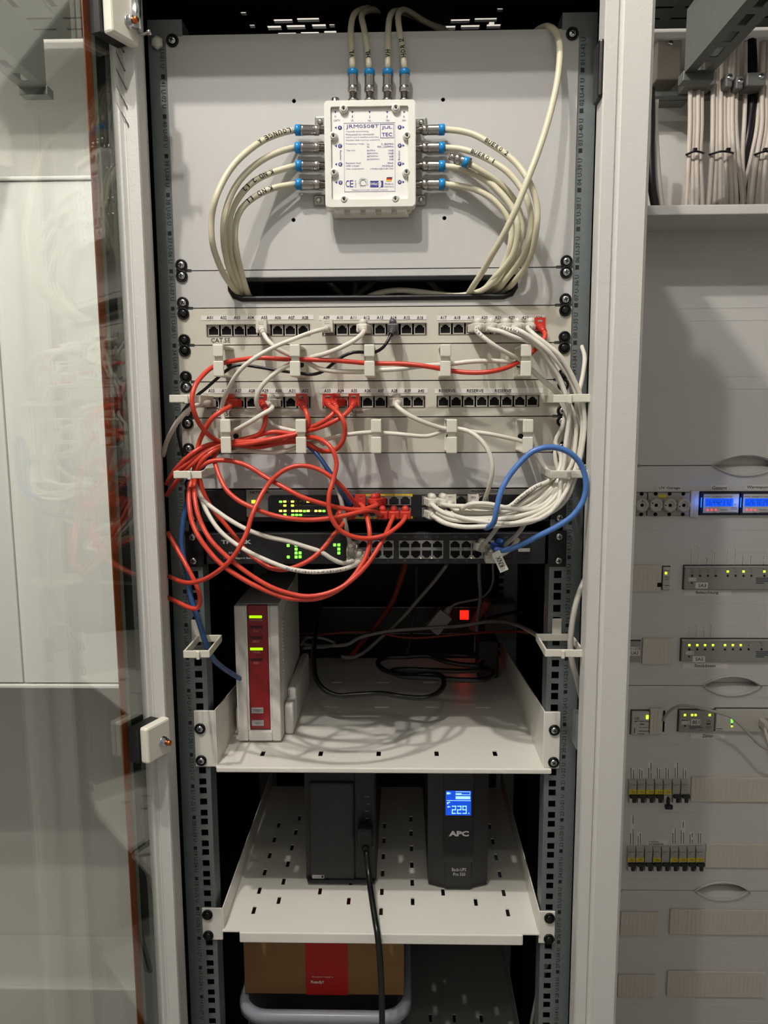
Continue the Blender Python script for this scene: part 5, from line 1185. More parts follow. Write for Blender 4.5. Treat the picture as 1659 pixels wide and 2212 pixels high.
def device(nm, label, cat, x0, x1, y0, y1, m, proud=.008, tilt=0):
    a_, b_ = at(x0, y1, YB-proud), at(x1, y0, YB-proud)
    t = thing(nm, label, cat, ((a_.x+b_.x)/2, YB, a_.z))
    obj('body', MB().box(a_.x, b_.x, YB-proud, YB-.0002, a_.z, b_.z, .0012), m, t)
    obj('gap_shade', MB().box(a_.x-.0016, b_.x+.0016, YB-.0012, YB-.0001, a_.z-.0016, b_.z+.0016), mat('dark_gap_shade', (38, 38, 36), .6), t)  # dark sheet painted in place of the shaded gap round the device
    return t, YB-proud
def blank(label, x0, x1, y0, y1, proud=.004, tilt=0):
    a_, b_ = at(x0, y1, YB-proud), at(x1, y0, YB-proud); w = b_.x-a_.x
    t = thing('blanking_strip', label, 'blanking strip', ((a_.x+b_.x)/2, YB, a_.z), None)
    n = max(1, round(w/.0090)); mb = MB().box(a_.x, b_.x, YB-proud, YB-.0003, a_.z, b_.z, .001)
    s_ = obj('strip', mb, BLANK, t)
    rb_ = MB()
    for i in range(1, n):
        x = a_.x+w*i/n; rb_.box(x-.0004, x+.0004, YB-proud-.0004, YB-proud+.0002, a_.z+.001, b_.z-.001)
    if n > 1: tag(obj('break_lines', rb_, BLANK, t), kind='stuff')
    return t
# row 1: fuses and meters
fu = thing('fuse_block', 'grey fuse block with four round screw caps under UV Garage label', 'fuse holder', (.57, YB, 1.33))
a_, b_ = at(1368, 1113.5, YB-.006), at(1490, 1064.5, YB-.006)
obj('gap_shade', MB().box(a_.x, b_.x+.001, YB-.001, YB-.0001, a_.z-.001, b_.z+.001), MATS['dark_gap_shade'], fu)  # painted gap shade round the fuse block
CER = mat('grey_ceramic', (165, 160, 150), .5, bump=.1)
obj('block_body', MB().box(a_.x, at(1398, 1090, YB-.006).x-.0006, YB-.006, YB-.0006, a_.z, b_.z, .001), CER, fu)
obj('block_body', MB().box(at(1399.5, 1090, YB-.006).x, b_.x, YB-.006, YB-.0006, a_.z, b_.z, .001), CER, fu)
for px, ang in ((1386, 90), (1416.5, 150), (1446.5, 180), (1476, 195)):
    c = at(px, 1091, YB-.014); cp = MB(); n = 48
    prof = [(c.x+(.0137+.0007*math.cos(8*2*PI*k/n))*math.cos(2*PI*k/n), c.z+(.0137+.0007*math.cos(8*2*PI*k/n))*math.sin(2*PI*k/n)) for k in range(n)]
    cp.prism(prof, YB-.016, YB-.006); cp.lathe((c.x, YB-.016, c.z), (0,-1,0), [(0, .0128), (.0020, .0120), (.0024, .0112), (.0024, .0078), (.0012, .0072), (.0012, .0050)], 24)
    cap = obj('screw_cap', cp, mat('pale_ceramic_cap', (182, 176, 164), .4), fu)
    obj('sight_hole', MB().lathe((c.x, YB-.0171, c.z), (0,-1,0), [(0, .0034), (.0004, .0034)], 12), DARKHOLE, cap)
    q = math.radians(ang); obj('test_hole', MB().lathe((c.x+.0088*math.cos(q), YB-.0182, c.z+.0088*math.sin(q)), (0,-1,0), [(0, .0014), (.0004, .0014)], 10), DARKHOLE, cap)
    for py in (1066.5, 1111):
        q = at(px-(1 if py > 1100 else 0), py, YB-.006); obj('terminal_hole', MB().lathe((q.x, YB-.0062, q.z), (0,-1,0), [(0, .0038), (.0004, .0038)], 14), DARKHOLE, fu)
YT = mat('yellow_marker_tape', (212, 190, 60), .5)
strip(fu, None, 1422, 1440, 1068, 1075, YB-.0064, m=YT)
strip(covers[1], 'UV Garage', 1420, 1472, 1049, 1060, tx=(1423, 1470)); strip(covers[1], 'Gesamt', 1536.5, 1573, 1048, 1059.5, tx=(1538.5, 1571)); strip(covers[1], 'W\u00e4rmepumpe', 1610, 1672, 1047, 1059, tx=(1613, 1670))
blank('narrow cream blanking strip between the fuse caps and blue meters', 1490.5, 1511, 1060, 1117.5, .006)
MW = mat('meter_white_face', (205, 204, 198), .4)
for i, (x0, s_, lab) in enumerate(((1513, '06442372', 'left blue lit energy meter reading 06442372 below Gesamt label'), (1598.5, '02670391', 'right blue lit energy meter reading 0267039 below Wärmepumpe label'))):
    t, Y = device('energy_meter', lab, 'meter', x0, x0+86, 1063.5, 1112, mat('navy_meter_case', (24, 28, 62), .35), .008)
    f0, f1 = at(x0+5.5, 1108, Y-.001), at(x0+84, 1067, Y-.001)
    obj('face_plate', MB().box(f0.x, f1.x, Y-.0014, Y, f0.z, f1.z, .0006), MW, t)
    l0, l1 = at(x0+9.5, 1094, Y-.0016), at(x0+71.5, 1076.5, Y-.0016)
    lc = obj('display', MB().box(l0.x, l1.x, Y-.0020, Y-.0014, l0.z, l1.z, .0004), mat('blue_meter_display', (14, 84, 235), .4, emit=.95), t)
    dg = MB(); w = (l1.x-l0.x)*.92/8
    SEG = {'0': 'abcdef', '1': 'bc', '2': 'abged', '3': 'abgcd', '4': 'fgbc', '5': 'afgcd', '6': 'afgedc', '7': 'abc', '9': 'abcdfg', '8': 'abcdefg'}
    for k, ch in enumerate(s_):
        xa = l0.x+(l1.x-l0.x)*.04+w*k; xb = xa+w*.68; zb0, zb1 = l0.z+.0026, l1.z-.0026; zm = (zb0+zb1)/2; t_ = .0008
        for q in SEG[ch]:
            dg.box(*{'a': (xa, xb, 0, 0, zb1-t_, zb1), 'g': (xa, xb, 0, 0, zm-t_/2, zm+t_/2), 'd': (xa, xb, 0, 0, zb0, zb0+t_), 'b': (xb-t_, xb, 0, 0, zm, zb1), 'c': (xb-t_, xb, 0, 0, zb0, zm), 'f': (xa, xa+t_, 0, 0, zm, zb1), 'e': (xa, xa+t_, 0, 0, zb0, zm)}[q][:2], Y-.0023, Y-.0020, *{'a': (zb1-t_, zb1), 'g': (zm-t_/2, zm+t_/2), 'd': (zb0, zb0+t_), 'b': (zm, zb1), 'c': (zb0, zm), 'f': (zm, zb1), 'e': (zb0, zm)}[q])
    obj('display_digit', dg, mat('navy_lcd_segment', (10, 34, 140), .5), lc)
    for k in range(3):
        c = at(x0+15.5+8.8*k, 1101.5, Y-.0016); obj('indicator_light', MB().lathe((c.x, Y-.0014, c.z), (0,-1,0), [(0, .0022), (.0006, .0020), (.001, .001)], 12), mat('rose_led', (255, 70, 80), .4, emit=1.3), t)
    c0, c1 = at(x0+.8, 1096, Y-.001), at(x0+3.2, 1075, Y-.001)
    obj('light_bar', MB().box(c0.x, c1.x, Y-.0012, Y+.0004, c0.z, c1.z), LEDB, t)
    tx = MB(); tx.textpx('DRS - ENERGY METER', x0+10, x0+69, 1071.5, 1074, Y-.0017).textpx('kWh', x0+73, x0+77, 1088, 1090.5, Y-.0017).rectpx(x0+42, x0+58, 1101, 1101.8, Y-.0017, .0002).rectpx(x0+66, x0+79, 1096, 1096.7, Y-.0017, .0002).rectpx(x0+66, x0+79, 1099, 1099.7, Y-.0017, .0002).rectpx(x0+42, x0+78, 1106, 1106.8, Y-.0017, .0002).textpx('CE', x0+28, x0+33, 1105, 1107.6, Y-.0017)
    obj('lettering', tx, INK, t)
    lb = bpy.data.lights.new('meter_glow', 'POINT'); lb.energy = .010; lb.color = (.05, .2, 1); lb.shadow_soft_size = .004
    lo = bpy.data.objects.new('meter_glow', lb); COL.objects.link(lo); q = at(x0+1.5, 1086, Y-.012); lo.location = q
# row 2 and row 3: actuators
blank('wide cream blanking strip left of the small device in the lighting row', 1358, 1430.5, 1221, 1278, .005)
t, Y = device('din_module', 'slim light grey module with green light right of blanking strip, lighting row', 'module', 1431.5, 1449, 1225.5, 1274, mat('light_device_grey', (190, 188, 180), .45), .008)
led(t, 1438.5, 1238, Y-.0002, LEDYG, .0022, .0022)
tx = MB().textpx('Phoenix', 1435, 1447, 1231, 1233.5, Y-.0003, bold=.03).rectpx(1435, 1446, 1246, 1247, Y-.0003, .0002).rectpx(1435, 1445, 1250, 1250.6, Y-.0003, .0002).rectpx(1435, 1445, 1252, 1252.6, Y-.0003, .0002).rectpx(1435, 1446, 1264, 1265, Y-.0003, .0002)
obj('lettering', tx, INK, t)
obj('cable_gap', MB().rectpx(1420, 1430, 1259, 1268, YB-.0060, .0008), DARKHOLE, t)
def actuator(label, x0, x1, y0, y1, lit, tags, nm, addr, bottom, bw):
    t, Y = device('switch_actuator', label, 'switch actuator', x0, x1, y0, y1, DGREY, .008)
    a_, b_ = at(x0, y0+3.2, Y), at(x1, y0, Y); obj('top_bevel', MB().box(a_.x, b_.x, Y-.0012, Y+.002, a_.z, b_.z-.0004, .0008), mat('device_bevel_grey', (172, 170, 162), .4), t)
    xs = [x0+17+17*k for k in range(4)] + [x0+94+17*k for k in range(4)] + [x0+173+17*k for k in range(4)]
    ink = MB()
    for k, px in enumerate(xs):
        if px > x1-4: break
        c = at(px, y0+20.5, Y); obj('push_button', MB().lathe((c.x, Y, c.z), (0,-1,0), [(0, .0023), (.0010, .0022), (.0014, .0012)], 12), BLK, t)
        if k in lit: led(t, px, y0+11.5, Y-.0002, LEDYG, .0021, .0021)
        else: c = at(px, y0+12, Y); obj('indicator_light', MB().lathe((c.x, Y, c.z), (0,-1,0), [(0, .0012), (.0005, .0011)], 8), mat('unlit_grey_led', (96, 94, 86), .4), t)
        ink.textpx(chr(65+k), px-3.5, px-1, y0+5.5, y0+8, Y-.0003).rectpx(px, px+4, y0+7.4, y0+8, Y-.0003, .0002)
    for k in range(4): ink.rectpx(x1-31, x1-31+(27, 29, 30, 18)[k], y0+25+3.6*k, y0+27+3.6*k, Y-.0003, .0002)
    obj('lettering', ink, mat('slate_device_print', (62, 70, 80), .5), t)
    strip(t, addr, x0+9, x0+26.5, y0+25, y0+32, Y, pad=.2)
    c = at(x0+16.5, y0+36.5, Y); obj('push_button', MB().lathe((c.x, Y, c.z), (0,-1,0), [(0, .0019), (.0008, .0018)], 10), BLK, t)
    strip(t, nm, x0+24, x0+51.5, y0+35.5, y0+48.3, Y, tx=(x0+30.5, x0+47.5), pad=.24)
    return t
actuator('upper grey actuator marked SA3 above the Beleuchtung label', 1478, 1664, 1223, 1273.5, (4, 6, 8), None, 'SA3', '1.1.11', None, None)
actuator('lower grey actuator marked SA5 above the Steckdosen label', 1472, 1664, 1382, 1429, (0, 1, 2, 3, 4, 5, 6, 9), None, 'SA5', '1.1.13', None, None)
strip(covers[1], 'Beleuchtung', 1477, 1580, 1275, 1286.5, tx=(1503, 1552), pad=.16); strip(covers[1], 'Steckdosen', 1474, 1573, 1432, 1444, tx=(1500, 1546), pad=.22)
for px, y0, s_ in ((1493, 1181, 'G\u00e4stebad Decke'), (1510, 1177, 'G\u00e4stebad Spiegel'), (1527, 1204, 'Diele'), (1543.5, 1188, 'Garderobe'), (1571.5, 1182, 'K\u00fcche Fenster'), (1588, 1182, 'K\u00fcche Zubereit'), (1604, 1196, 'Esszimm'), (1621.5, 1196.5, 'Terrasse'), (1649.5, 1199, 'Flur EG')):
    strip(covers[1], s_, px-3.2, px+3.2, y0, 1221.5, rot=90)
for px, y0, s_ in ((1488, 1352, 'Wohnzi. O'), (1505, 1346, 'Wohnzi. SW'), (1521, 1350, 'Wohnz. W'), (1536, 1347, 'Wohnzi. NW'), (1614, 1341, 'Party Heizung'), (1642.5, 1333, 'Aussen Garten'), (1657, 1336, 'Kueche Boden')):
    strip(covers[1], s_, px-2.8, px+2.8, y0, 1379, rot=90)
t, Y = device('din_module', 'grey module marked UA3 half hidden behind rack post', 'module', 1352, 1384, 1386, 1430, DGREY, .007)
strip(t, '1.1.27', 1362, 1379, 1397.5, 1405, Y); strip(t, 'UA3', 1360, 1382.5, 1404.5, 1416.5, Y, tx=(1363, 1379))
blank('square cream blanking strip between the UA3 and SA5 modules', 1387, 1455, 1379.5, 1435, .006)
# row 4
t, Y = device('din_module', 'small light grey router module with yellow light beside narrow blank', 'module', 1364.5, 1403, 1538, 1588, MATS['light_device_grey'], .009)
led(t, 1398.3, 1549, Y-.0002, LEDYG, .0026, .0042)
tx = MB().textpx('ISE', 1371, 1381, 1549.5, 1555, Y-.0003).textpx('SMART CONNECT KNX', 1370, 1402, 1557, 1559.5, Y-.0003, bold=.02).textpx('Vaillant', 1382, 1392, 1562, 1566, Y-.0003, bold=.02).rectpx(1369.5, 1371.5, 1572, 1584, Y-.0003, .0002).rectpx(1380, 1402, 1579, 1580, Y-.0003, .0002).rectpx(1380, 1400, 1571, 1571.6, Y-.0003, .0002).rectpx(1378, 1392, 1585, 1586, Y-.0003, .0002)
obj('lettering', tx, INK, t)
blank('narrow cream blanking strip in the row with BE1, pushed aside', 1403.5, 1430.5, 1532, 1585.5, .010)
gp = tag(obj('open_slot', MB().rectpx(1431, 1437, 1535, 1581, YB-.0006, .0005), DARKHOLE, BD), None)
t, Y = device('binary_input', 'grey input module marked BE1 with four yellow lights above Zähler label', 'module', 1466.5, 1544.5, 1536, 1581.5, DGREY, .008)
for px in (1479.5, 1495, 1502.5, 1533): led(t, px, 1544.5, Y-.0002, LEDYG, .0022, .0022)
strip(t, '1.1.12', 1472.5, 1490, 1558, 1564.5, Y, pad=.2); strip(t, 'BE1', 1493, 1513, 1554, 1566.5, Y, tx=(1496, 1511), pad=.2)
tx = MB().textpx('GIRA', 1526, 1537, 1555.5, 1559, Y-.0003).rectpx(1526, 1535, 1562, 1565.5, Y-.0003, .0002).textpx('INST', 1525, 1537, 1569, 1573.5, Y-.0003).rectpx(1488.5, 1514, 1568, 1569.5, Y-.0003, .0002).rectpx(1488.5, 1519, 1571, 1572.5, Y-.0003, .0002).rectpx(1488.5, 1503, 1573.8, 1575, Y-.0003, .0002).textpx('CE', 1510.5, 1518, 1575, 1579, Y-.0003).rectpx(1472, 1485, 1555.5, 1557, Y-.0003, .0002)
obj('lettering', tx, mat('slate_device_print', (62, 70, 80), .5), t)
c = at(1480, 1568, Y); obj('push_button', MB().lathe((c.x, Y, c.z), (0,-1,0), [(0, .0019), (.0008, .0018)], 10), BLK, t)
t, Y = device('network_module', 'white network module with column of green lights right of BE1', 'module', 1546, 1672, 1534, 1580.5, mat('white_module_plastic', (196, 192, 182), .45), .009)
for py in (1551.5, 1555, 1559.5, 1569): led(t, 1581, py, Y-.0002, LEDG if py < 1560 else LEDYG, .0018, .0015)
c = at(1581, 1564.5, Y); obj('indicator_light', MB().lathe((c.x, Y, c.z), (0,-1,0), [(0, .0014), (.0005, .0014)], 10), BLK, t)
obj('lettering', MB().rectpx(1547.5, 1561, 1573.5, 1575, Y-.0003, .0002).rectpx(1547.5, 1562, 1578, 1578.6, Y-.0003, .0002).rectpx(1573, 1577, 1555, 1555.6, Y-.0003, .0002).rectpx(1573, 1577, 1560, 1560.6, Y-.0003, .0002), GREYINK, t)
c = at(1650, 1562, Y); obj('socket', MB().plate(c.x-.0095, c.x+.0095, c.z-.010, c.z+.010, Y-.0010, Y-.0001, [(c.x-.0075, c.x+.0075, c.z-.008, c.z+.007)]), DGREY, t)
strip(covers[2], 'Z\u00e4hler', 1491, 1567, 1584.5, 1595, tx=(1517, 1541), pad=.18)
oc, sp = cab('cable', 'grey cable arching from the open slot over BE1 down to the right', 'cable', [(1433,1556,.555),(1440,1543,.545),(1455,1530,.53),(1472,1524,.52),(1500,1527,.51),(1540,1536,.50),(1577,1548,.49),(1600,1566,.485),(1620,1588,.485),(1640,1608,.49),(1665,1622,.50),(1690,1630,.51)], .0030, WCAB2, None, 10)
oc, sp = cab('patch_cable', 'white plugged lead hanging from the white network module at right edge', 'cable', [(1652,1572,.525),(1656,1590,.515),(1662,1612,.515),(1672,1640,.53)], .0030, WCAB, None, 10)
c = at(1650, 1563, .54); obj('plug', MB().box(c.x-.006, c.x+.006, .522, .552, c.z-.009, c.z+.0065, .0015).lathe((c.x+.001, .522, c.z), (0,-1,0), [(0, .0058), (.003, .0056), (.005, .003)], 14), PLUGS['white'][2], oc)
# miniature circuit breakers
MCBG = mat('breaker_grey_plastic', (166, 165, 158), .45, bump=.1); MBLK = mat('breaker_toggle_black', (30, 32, 36), .4)
def breakers(levers, y0, yy0, yy1, ytog, ybot, yellow, tripped, where, texts, pole3=()):
    for i, px in enumerate(levers):
        cx = px-4.0; x0, x1 = cx-9.0, cx+9.0
        pole = i in pole3
        a_, b_ = at(x0, ytog, YB-.006), at(x1, y0, YB-.006); P = YB-.0075
        lab = where[i]
        t = thing('circuit_breaker', lab, 'circuit breaker', ((a_.x+b_.x)/2, YB, a_.z), 'circuit breakers on the board')
        xg = .00035
        obj('body', MB().box(a_.x+xg, b_.x-xg, P, YB-.0003, a_.z, b_.z-.0065, .0006).add([(a_.x+xg, P, b_.z-.0066), (b_.x-xg, P, b_.z-.0066), (b_.x-xg, YB-.0015, b_.z), (a_.x+xg, YB-.0015, b_.z), (a_.x+xg, YB-.0003, b_.z-.0066), (b_.x-xg, YB-.0003, b_.z-.0066)], [(0,1,2,3), (0,3,4), (1,5,2)]), MCBG, t)
        c0, c1 = at(x0+.4, ybot, YB-.004), at(x1-.4, ytog, YB-.004)
        obj('base', MB().box(c0.x, c0.x+(c1.x-c0.x)*.42, YB-.0075, YB-.0003, c0.z+.001, c1.z, .0008).box(c0.x, c1.x, YB-.0025, YB-.0003, c0.z, c1.z), mat('breaker_white_plastic', (196, 194, 186), .45), t)
        tg = MB(); th = (c1.z-c0.z)
        if i == tripped:
            tg.box(c0.x+(c1.x-c0.x)*.30, c0.x+(c1.x-c0.x)*.72, YB-.012, YB-.002, c0.z+.001, c1.z-.004, .001).box(c0.x, c1.x, YB-.018, YB-.010, c0.z-.007, c0.z+.0015, .0012)
        else:
            tg.box(c0.x, c1.x, YB-.013, YB-.004, c1.z-.0042, c1.z+.0032, .0012).box(c0.x+(c1.x-c0.x)*.46, c1.x-.0014, YB-.009, YB-.002, c0.z+.0028, c1.z-.003, .001)
        obj('toggle', tg, MBLK, t)
        if i in yellow: strip(t, texts[i], x0+.8, x1+.3, yy0, yy1, P, m=YT, tx=(cx-1, cx+6), pad=.28)
        obj('rating_print', MB().rectpx(x0+3.5, x1-3, y0+10.5, y0+11.5, P-.0002, .0002).rectpx(x0+4, x0+8, y0+13.5, y0+14.2, P-.0002, .0002).rectpx(x0+4, x0+7, y0+16.5, y0+17.2, P-.0002, .0002), GREYINK, t)
OR = ['first', 'second', 'third', 'fourth', 'fifth', 'sixth', 'seventh', 'eighth', 'ninth']
wa = ['%s breaker from the rack post in the upper row, %s' % (OR[i], 'yellow marked, lever up') for i in range(4)] + ['breaker in upper row with its black lever tripped down, yellow marked', 'first unmarked breaker in upper row, right of the tripped one', 'last unmarked breaker in upper row, touching the blanking strip']
breakers((1370.5, 1389, 1407.8, 1426.7, 1445.5, 1464.7, 1483.2), 1684.5, 1706, 1716, 1717, 1735, (0, 1, 2, 3, 4), 4, wa, ('F1.1', 'F1.2', 'F1.3', 'F1.4', 'F1.5', '', ''))
wb = ['%s breaker from rack post in the lower row, own yellow tag' % OR[i] for i in range(2)] + ['left pole of the untagged triple in the lower breaker row', 'middle pole with single yellow tag in the lower breaker row', 'right pole of the untagged triple in the lower breaker row'] + ['%s yellow tagged breaker right of the triple in the lower row' % OR[i] for i in range(3)] + ['last yellow tagged breaker in the lower row, touching blanking strip']
breakers((1367.7, 1386, 1404.7, 1422.8, 1441.3, 1460, 1478.6, 1497, 1515.3), 1829.5, 1853.5, 1862, 1864, 1882, (0, 1, 3, 5, 6, 7, 8), -1, wb, ('F2.1', 'F2.2', '', 'F2.3', '', 'F2.4', 'F2.5', 'F2.6', 'F2.7'), (2, 3, 4))
blank('long cream blanking strip continuing the upper breaker row to right', 1492, 1675, 1681, 1732, .005)
blank('long cream blanking strip continuing the lower breaker row to right', 1523.5, 1675, 1824.5, 1874.5, .005)
blank('short cream blanking strip in upper empty row beside rack post', 1340, 1424, 1972, 2021, .005)
blank('long cream blanking strip in upper empty row, reaching the frame edge', 1446, 1675, 1967.5, 2019, .005)
blank('short cream blanking strip in lower empty row beside rack post', 1334, 1417, 2108, 2155, .005)
blank('long cream blanking strip in lower empty row, ending before the edge', 1440, 1655, 2101, 2153, .005)
def G6(x, y): return 1345+x*.11151, 1630+y*.11151
def smallprint(parent, x0, x1, y0, y1, lines):
    l_ = strip(parent, None, x0, x1, y0, y1); t_ = MB()
    for fx, f0, f1 in lines:
        px = x0+(x1-x0)*fx; ya = y0+(y1-y0)*f0; yb = y0+(y1-y0)*f1; y = yb; k = 0
        while y > ya+1.2:      # unreadable small print: a row of tiny strokes
            d_ = min((4.1, 2.7, 5.3, 3.4)[k % 4], y-ya); t_.rectpx(px-.75-.2*(k % 2), px+.75+.15*(k % 3), y-d_, y, YB-.0009, .0002); y -= d_+.35; k += 1
    obj('lettering', t_, mat('faded_print', (78, 76, 72), .6), l_)
for x0, x1, y0, y1, ls in ((130,240,245,490,((.3,.03,.92),(.72,.22,.92))),(295,405,260,490,((.3,.05,.92),(.72,.15,.85))),(475,580,140,490,((.3,.34,.93),(.72,.05,.55),(.72,.62,.93))),(640,745,250,490,((.3,.04,.9),(.72,.08,.9))),(808,915,250,490,((.3,.05,.9),(.72,.06,.88))),(985,1095,135,485,((.3,.36,.9),(.72,.04,.92))),(1140,1250,250,485,((.3,.04,.9),(.72,.18,.86)))):
    (p0, r0_), (p1, r1_) = G6(x0, y0), G6(x1, y1); smallprint(covers[2], p0, p1, r0_, r1_, ls)
def G8(x, y): return 1350+x*.18992, 1540+y*.18992
for x0, x1, y0, y1, ls in ((45,108,1158,1520,((.3,.6,.95),(.75,.02,.3),(.75,.45,.95))),(130,195,1355,1515,((.3,.3,.95),(.72,.1,.9))),(525,590,1315,1510,((.3,.25,.92),(.72,.04,.9))),(618,688,1212,1505,((.3,.42,.95),(.65,.08,.32),(.7,.5,.95))),(722,785,1352,1500,((.3,.15,.93),(.72,.1,.45),(.72,.6,.93))),(815,880,1358,1500,((.3,.08,.93),(.72,.08,.93)))):
    (p0, r0_), (p1, r1_) = G8(x0, y0), G8(x1, y1); smallprint(covers[2], p0, p1, r0_, r1_, ls)
(p0, r0_), (p1, r1_) = G8(245, 1448), G8(490, 1505); l_ = strip(covers[2], None, p0, p1, r0_, r1_)
obj('lettering', MB().textpx('Rolll\u00e4den', p0+5, p0+26, r0_+1.2, r0_+4.6, YB-.0009, bold=.01).textpx('und Steckdosen', p0+5, p0+37, r0_+5.6, r1_-1, YB-.0009, bold=.01), INK, l_)

# ------------------------------------------------------------ cables dropping behind the board top
zc0 = at(1500, 452, .66).z - .05
def drop(label, pts, r, m, group=None, n=8):
    return cab('cable', label, 'cable', pts, r, m, group, n)[0]
IV = mat('ivory_mains_cable', (206, 196, 184), .45)
bundles = [([(1491, 1488, 1482), (1499, 1496, 1495), (1508, 1505, 1505), (1516, 1513, 1517)], 'first ivory cable bundle over the board'), ([(1540, 1538, 1531), (1548, 1547, 1543), (1557, 1556, 1555), (1565, 1567, 1571), (1575, 1577, 1580)], 'second ivory cable bundle over the board'),
           ([(1582, 1584, 1591), (1590, 1594, 1604)], 'loose ivory pair between the second and third bundles'), ([(1646, 1636, 1621), (1655, 1645, 1633), (1664, 1655, 1648), (1674, 1668, 1664)], 'third ivory cable bundle at right edge over the board')]
pos = ['leftmost strand of the %s', 'second strand of the %s', 'third strand of the %s', 'fourth strand of the %s', 'rightmost strand of the %s']
for bi, (cs, nm) in enumerate(bundles):
    for i, (xa, xb, xc) in enumerate(cs):
        p_ = pos[i] if i < len(cs)-1 else pos[4]
        dy = (0, .006, .001, .007, .002)[i]
        drop(p_ % nm, [(xa+4, 90, .72+dy), (xa+2, 150, .70+dy), (xa, 205, .69+dy), (xa-.5, 270, .685+dy), (xb, 330, .68+dy), (xc, 440, .675+dy), (xc-3, 500, .68+dy)], .0047, IV, 'ivory cables entering the board')
    if bi != 2:
        x0, x1 = cs[0][1]-5, cs[-1][1]+5
        tp = [at(x0, 334, .672), at((x0+x1)/2, 327, .662), at(x1, 330, .672), at(x1-2, 330, .70), at((x0+x1)/2, 327, .706), at(x0+2, 333, .70), at(x0, 334, .672)]
        tie = thing('cable_tie', 'black cable tie strapped around the %s' % nm, 'cable tie', at((x0+x1)/2, 330, .68))
        obj('strap', MB().tube(spline(tp, .004), .0022, 6), BLK, tie)
        c = at(x0+(x1-x0)*(.5, .8, 0, .5)[bi], 325, .662); obj('tie_head', MB().box(c.x-.004, c.x+.004, .657, .664, c.z-.003, c.z+.004, .001), BLK, tie)
drop('thick black cable curving down between pale cables over the board', [(1622, 90, .74), (1625, 160, .72), (1624, 230, .71), (1616, 290, .70), (1608, 330, .70), (1604, 390, .705), (1600, 460, .71)], .011, BLKCAB)
drop('lone ivory cable left of the thick black one', [(1610, 90, .73), (1610, 190, .71), (1608, 260, .69), (1604, 330, .69), (1608, 440, .69)], .0045, IV)
drop('lone ivory cable right of the thick black one', [(1645, 90, .73), (1640, 200, .71), (1634, 280, .69), (1622, 340, .69), (1608, 400, .69), (1600, 450, .69)], .0040, IV)
drop('thick black cable tight beside the rack post over the board', [(1405, 190, .60), (1406, 260, .61), (1405, 330, .61), (1408, 400, .61), (1416, 450, .62)], .0085, BLKCAB)
drop('grey white cable next to thick black one beside the rack post', [(1417, 215, .62), (1416, 260, .63), (1419, 330, .63), (1424, 400, .63), (1432, 460, .64)], .0055, WCAB2)

# ------------------------------------------------------------ cable trays and channels under the ceiling
TRM = mat('dull_galvanised_tray', (104, 108, 104), .5, metal=.5, var=.1, scale=60)
def tray(label, x0, x1, y0, y1, z):
    t = thing('cable_tray', label, 'cable tray', ((x0+x1)/2, (y0+y1)/2, z))
    n = int((x1-x0)/.075); holes = []
    for i in range(n):
        xc = x0+.04+i*.075; y = y0+.03
        while y < y1-.13: holes.append((xc-.006, xc+.006, y, y+.045)); y += .062
    xc = x0+.03
    while xc < x1-.07:
        holes.append((xc, xc+.052, y1-.045, y1-.037)); holes.append((xc+.012, xc+.064, y1-.090, y1-.082)); xc += .074
    obj('base_plate', MB().plate(x0, x1, y0, y1, z, z+.0015, holes, 'XY'), TRM, t)
    for i in range(n): xc = x0+.04+i*.075; obj('stiffening_bead', MB().box(xc-.022, xc-.012, y0+.01, y1-.11, z-.003, z+.0005, .001), TRM, t)
    obj('tray_light_block', MB().box(x0+.004, x1-.004, y0+.002, y1-.004, z+.006, z+.030), mat('black_light_block', (26, 26, 26), .8), t)  # added slab: stops light through the slots and keeps them dark
    for xx in (x0, x1): obj('side_rail', MB().box(xx-.0012, xx+.0012, y0, y1, z, z+.055), TRM, t)
    return t
tray('perforated cable tray under ceiling above the distribution board', .40, 1.00, .43, .76, 2.305)
tray('perforated cable tray under ceiling seen through the glass door', -1.05, -.40, .43, .76, 2.305)
def channel(label, x0, x1, y0, y1, z, h):
    t = thing('support_channel', label, 'channel', ((x0+x1)/2, (y0+y1)/2, z)); holes = []; y = y0+.02; xm = (x0+x1)/2
    while y < y1-.04: holes.append((xm-.0065, xm+.0065, y, y+.034)); y += .052
    obj('slotted_flange', MB().plate(x0, x1, y0, y1, z, z+.002, holes, 'XY'), TRM, t)
    obj('web', MB().box(x0-.002, x0, y0, y1, z, z+h), TRM, t); obj('web', MB().box(x1, x1+.002, y0, y1, z, z+h), TRM, t)
    obj('end_cap', MB().box(x0-.004, x1+.004, y1-.002, y1+.024, z-.012, z+.004, .001), TRM, t)
    return t
qa = at(1509, 158, .44)
channel('slotted steel channel running towards the viewer above the board', qa.x-.022, qa.x+.022, -.35, .44, qa.z, .10)
ql = at(72, 190, .50)
channel('slotted steel channel ending above white cabinet seen through glass', ql.x-.022, ql.x+.022, -.05, .50, ql.z, .08)
bx = thing('junction_box', 'grey beige box on the wall above the board beside rack post', 'junction box', at(1447, 130, .72))
a_, b_ = at(1417, 172, .70), at(1474, 85, .70)
obj('housing', MB().box(a_.x, b_.x, .70, .79, a_.z, b_.z, .003), mat('beige_box_plastic', (150, 140, 128), .5), bx)
c = at(1449, 93, .699); obj('screw', MB().lathe((c.x, .70, c.z), (0,-1,0), [(0, .005), (.002, .0045)], 12), STEEL, bx)
cr = thing('clamp_rail', 'horizontal steel clamp rail holding the cable bundles above board', 'rail', at(1540, 190, .70))
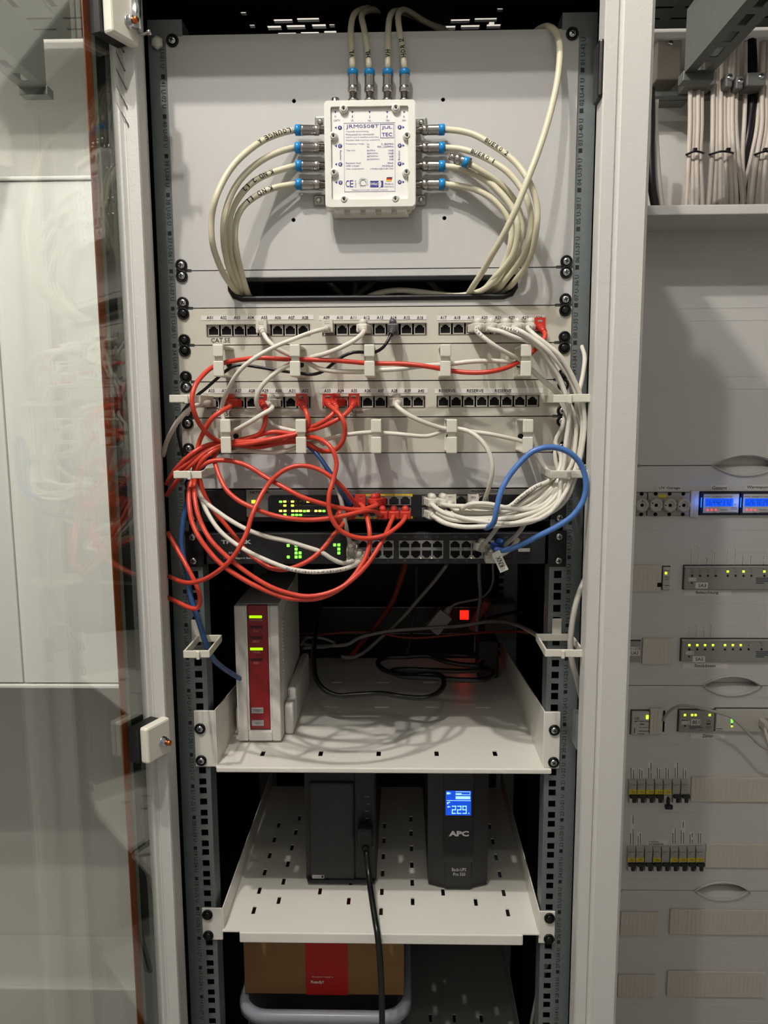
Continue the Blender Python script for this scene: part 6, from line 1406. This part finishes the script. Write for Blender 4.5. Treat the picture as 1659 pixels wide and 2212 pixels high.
a_, b_ = at(1395, 207, .71), at(1700, 190, .71)
obj('rail', MB().box(a_.x, b_.x+.1, .715, .745, a_.z, b_.z, .002), TRM, cr)
obj('rail', MB().box(a_.x, at(1490, 213, .73).x, .735, .775, at(1450, 216, .73).z, at(1450, 209, .73).z, .002), TRM, cr)
for x0, x1, y0, y1 in ((1482, 1548, 152, 184), (1567, 1584, 157, 188), (1589, 1607, 163, 192), (1612, 1656, 155, 186)):
    p, q = at(x0, y1, .665), at(x1, y0, .665); obj('clamp', MB().box(p.x, q.x, .665, .712, p.z, q.z, .003), mat('grey_clamp_plastic', (96, 96, 92), .5), cr)
for px, py in ((1577, 167), (1600, 175), (1645, 165)): c = at(px, py, .664); obj('clamp_screw', MB().lathe((c.x, .666, c.z), (0,-1,0), [(0, .006), (.003, .005)], 10), MATS['steel_lid_screw'] if 'steel_lid_screw' in MATS else STEEL, cr)

# ------------------------------------------------------------ white cabinet on the left, seen through the glass door
CW = mat('white_cabinet_lacquer', (230, 230, 223), .4)
YC = .43
lc = thing('wall_cabinet', 'white wall cabinet with two flat doors seen through the open glass door', 'cabinet', (-.85, .62, .93))
zt_, zb_ = at(120, 381, YC).z, at(120, 1486, YC).z
xr = -.30; xs = at(27, 1140, YC).x
obj('body', MB().box(-1.35, xr, YC+.02, .799, zb_, zt_), CW, lc)
obj('top_strip', MB().box(-1.35, xr, YC-.004, YC+.03, at(120, 390, YC).z, zt_, .002), CW, lc)
obj('bottom_strip', MB().box(-1.35, xr, YC-.004, YC+.03, zb_, at(120, 1478, YC).z, .002), CW, lc)
obj('door', MB().box(xs+.0015, xr, YC, YC+.019, at(120, 1475, YC).z, at(120, 391, YC).z, .0015), CW, lc)
obj('door', MB().box(-1.35, xs-.0015, YC, YC+.019, at(120, 1475, YC).z, at(120, 391, YC).z, .0015), CW, lc)
struct('trim_1', MB().box(RX0, -.30, .62, .80, 0, at(120, 2135, .62).z, .004), mat('grey_floor_duct', (196, 194, 186), .5))
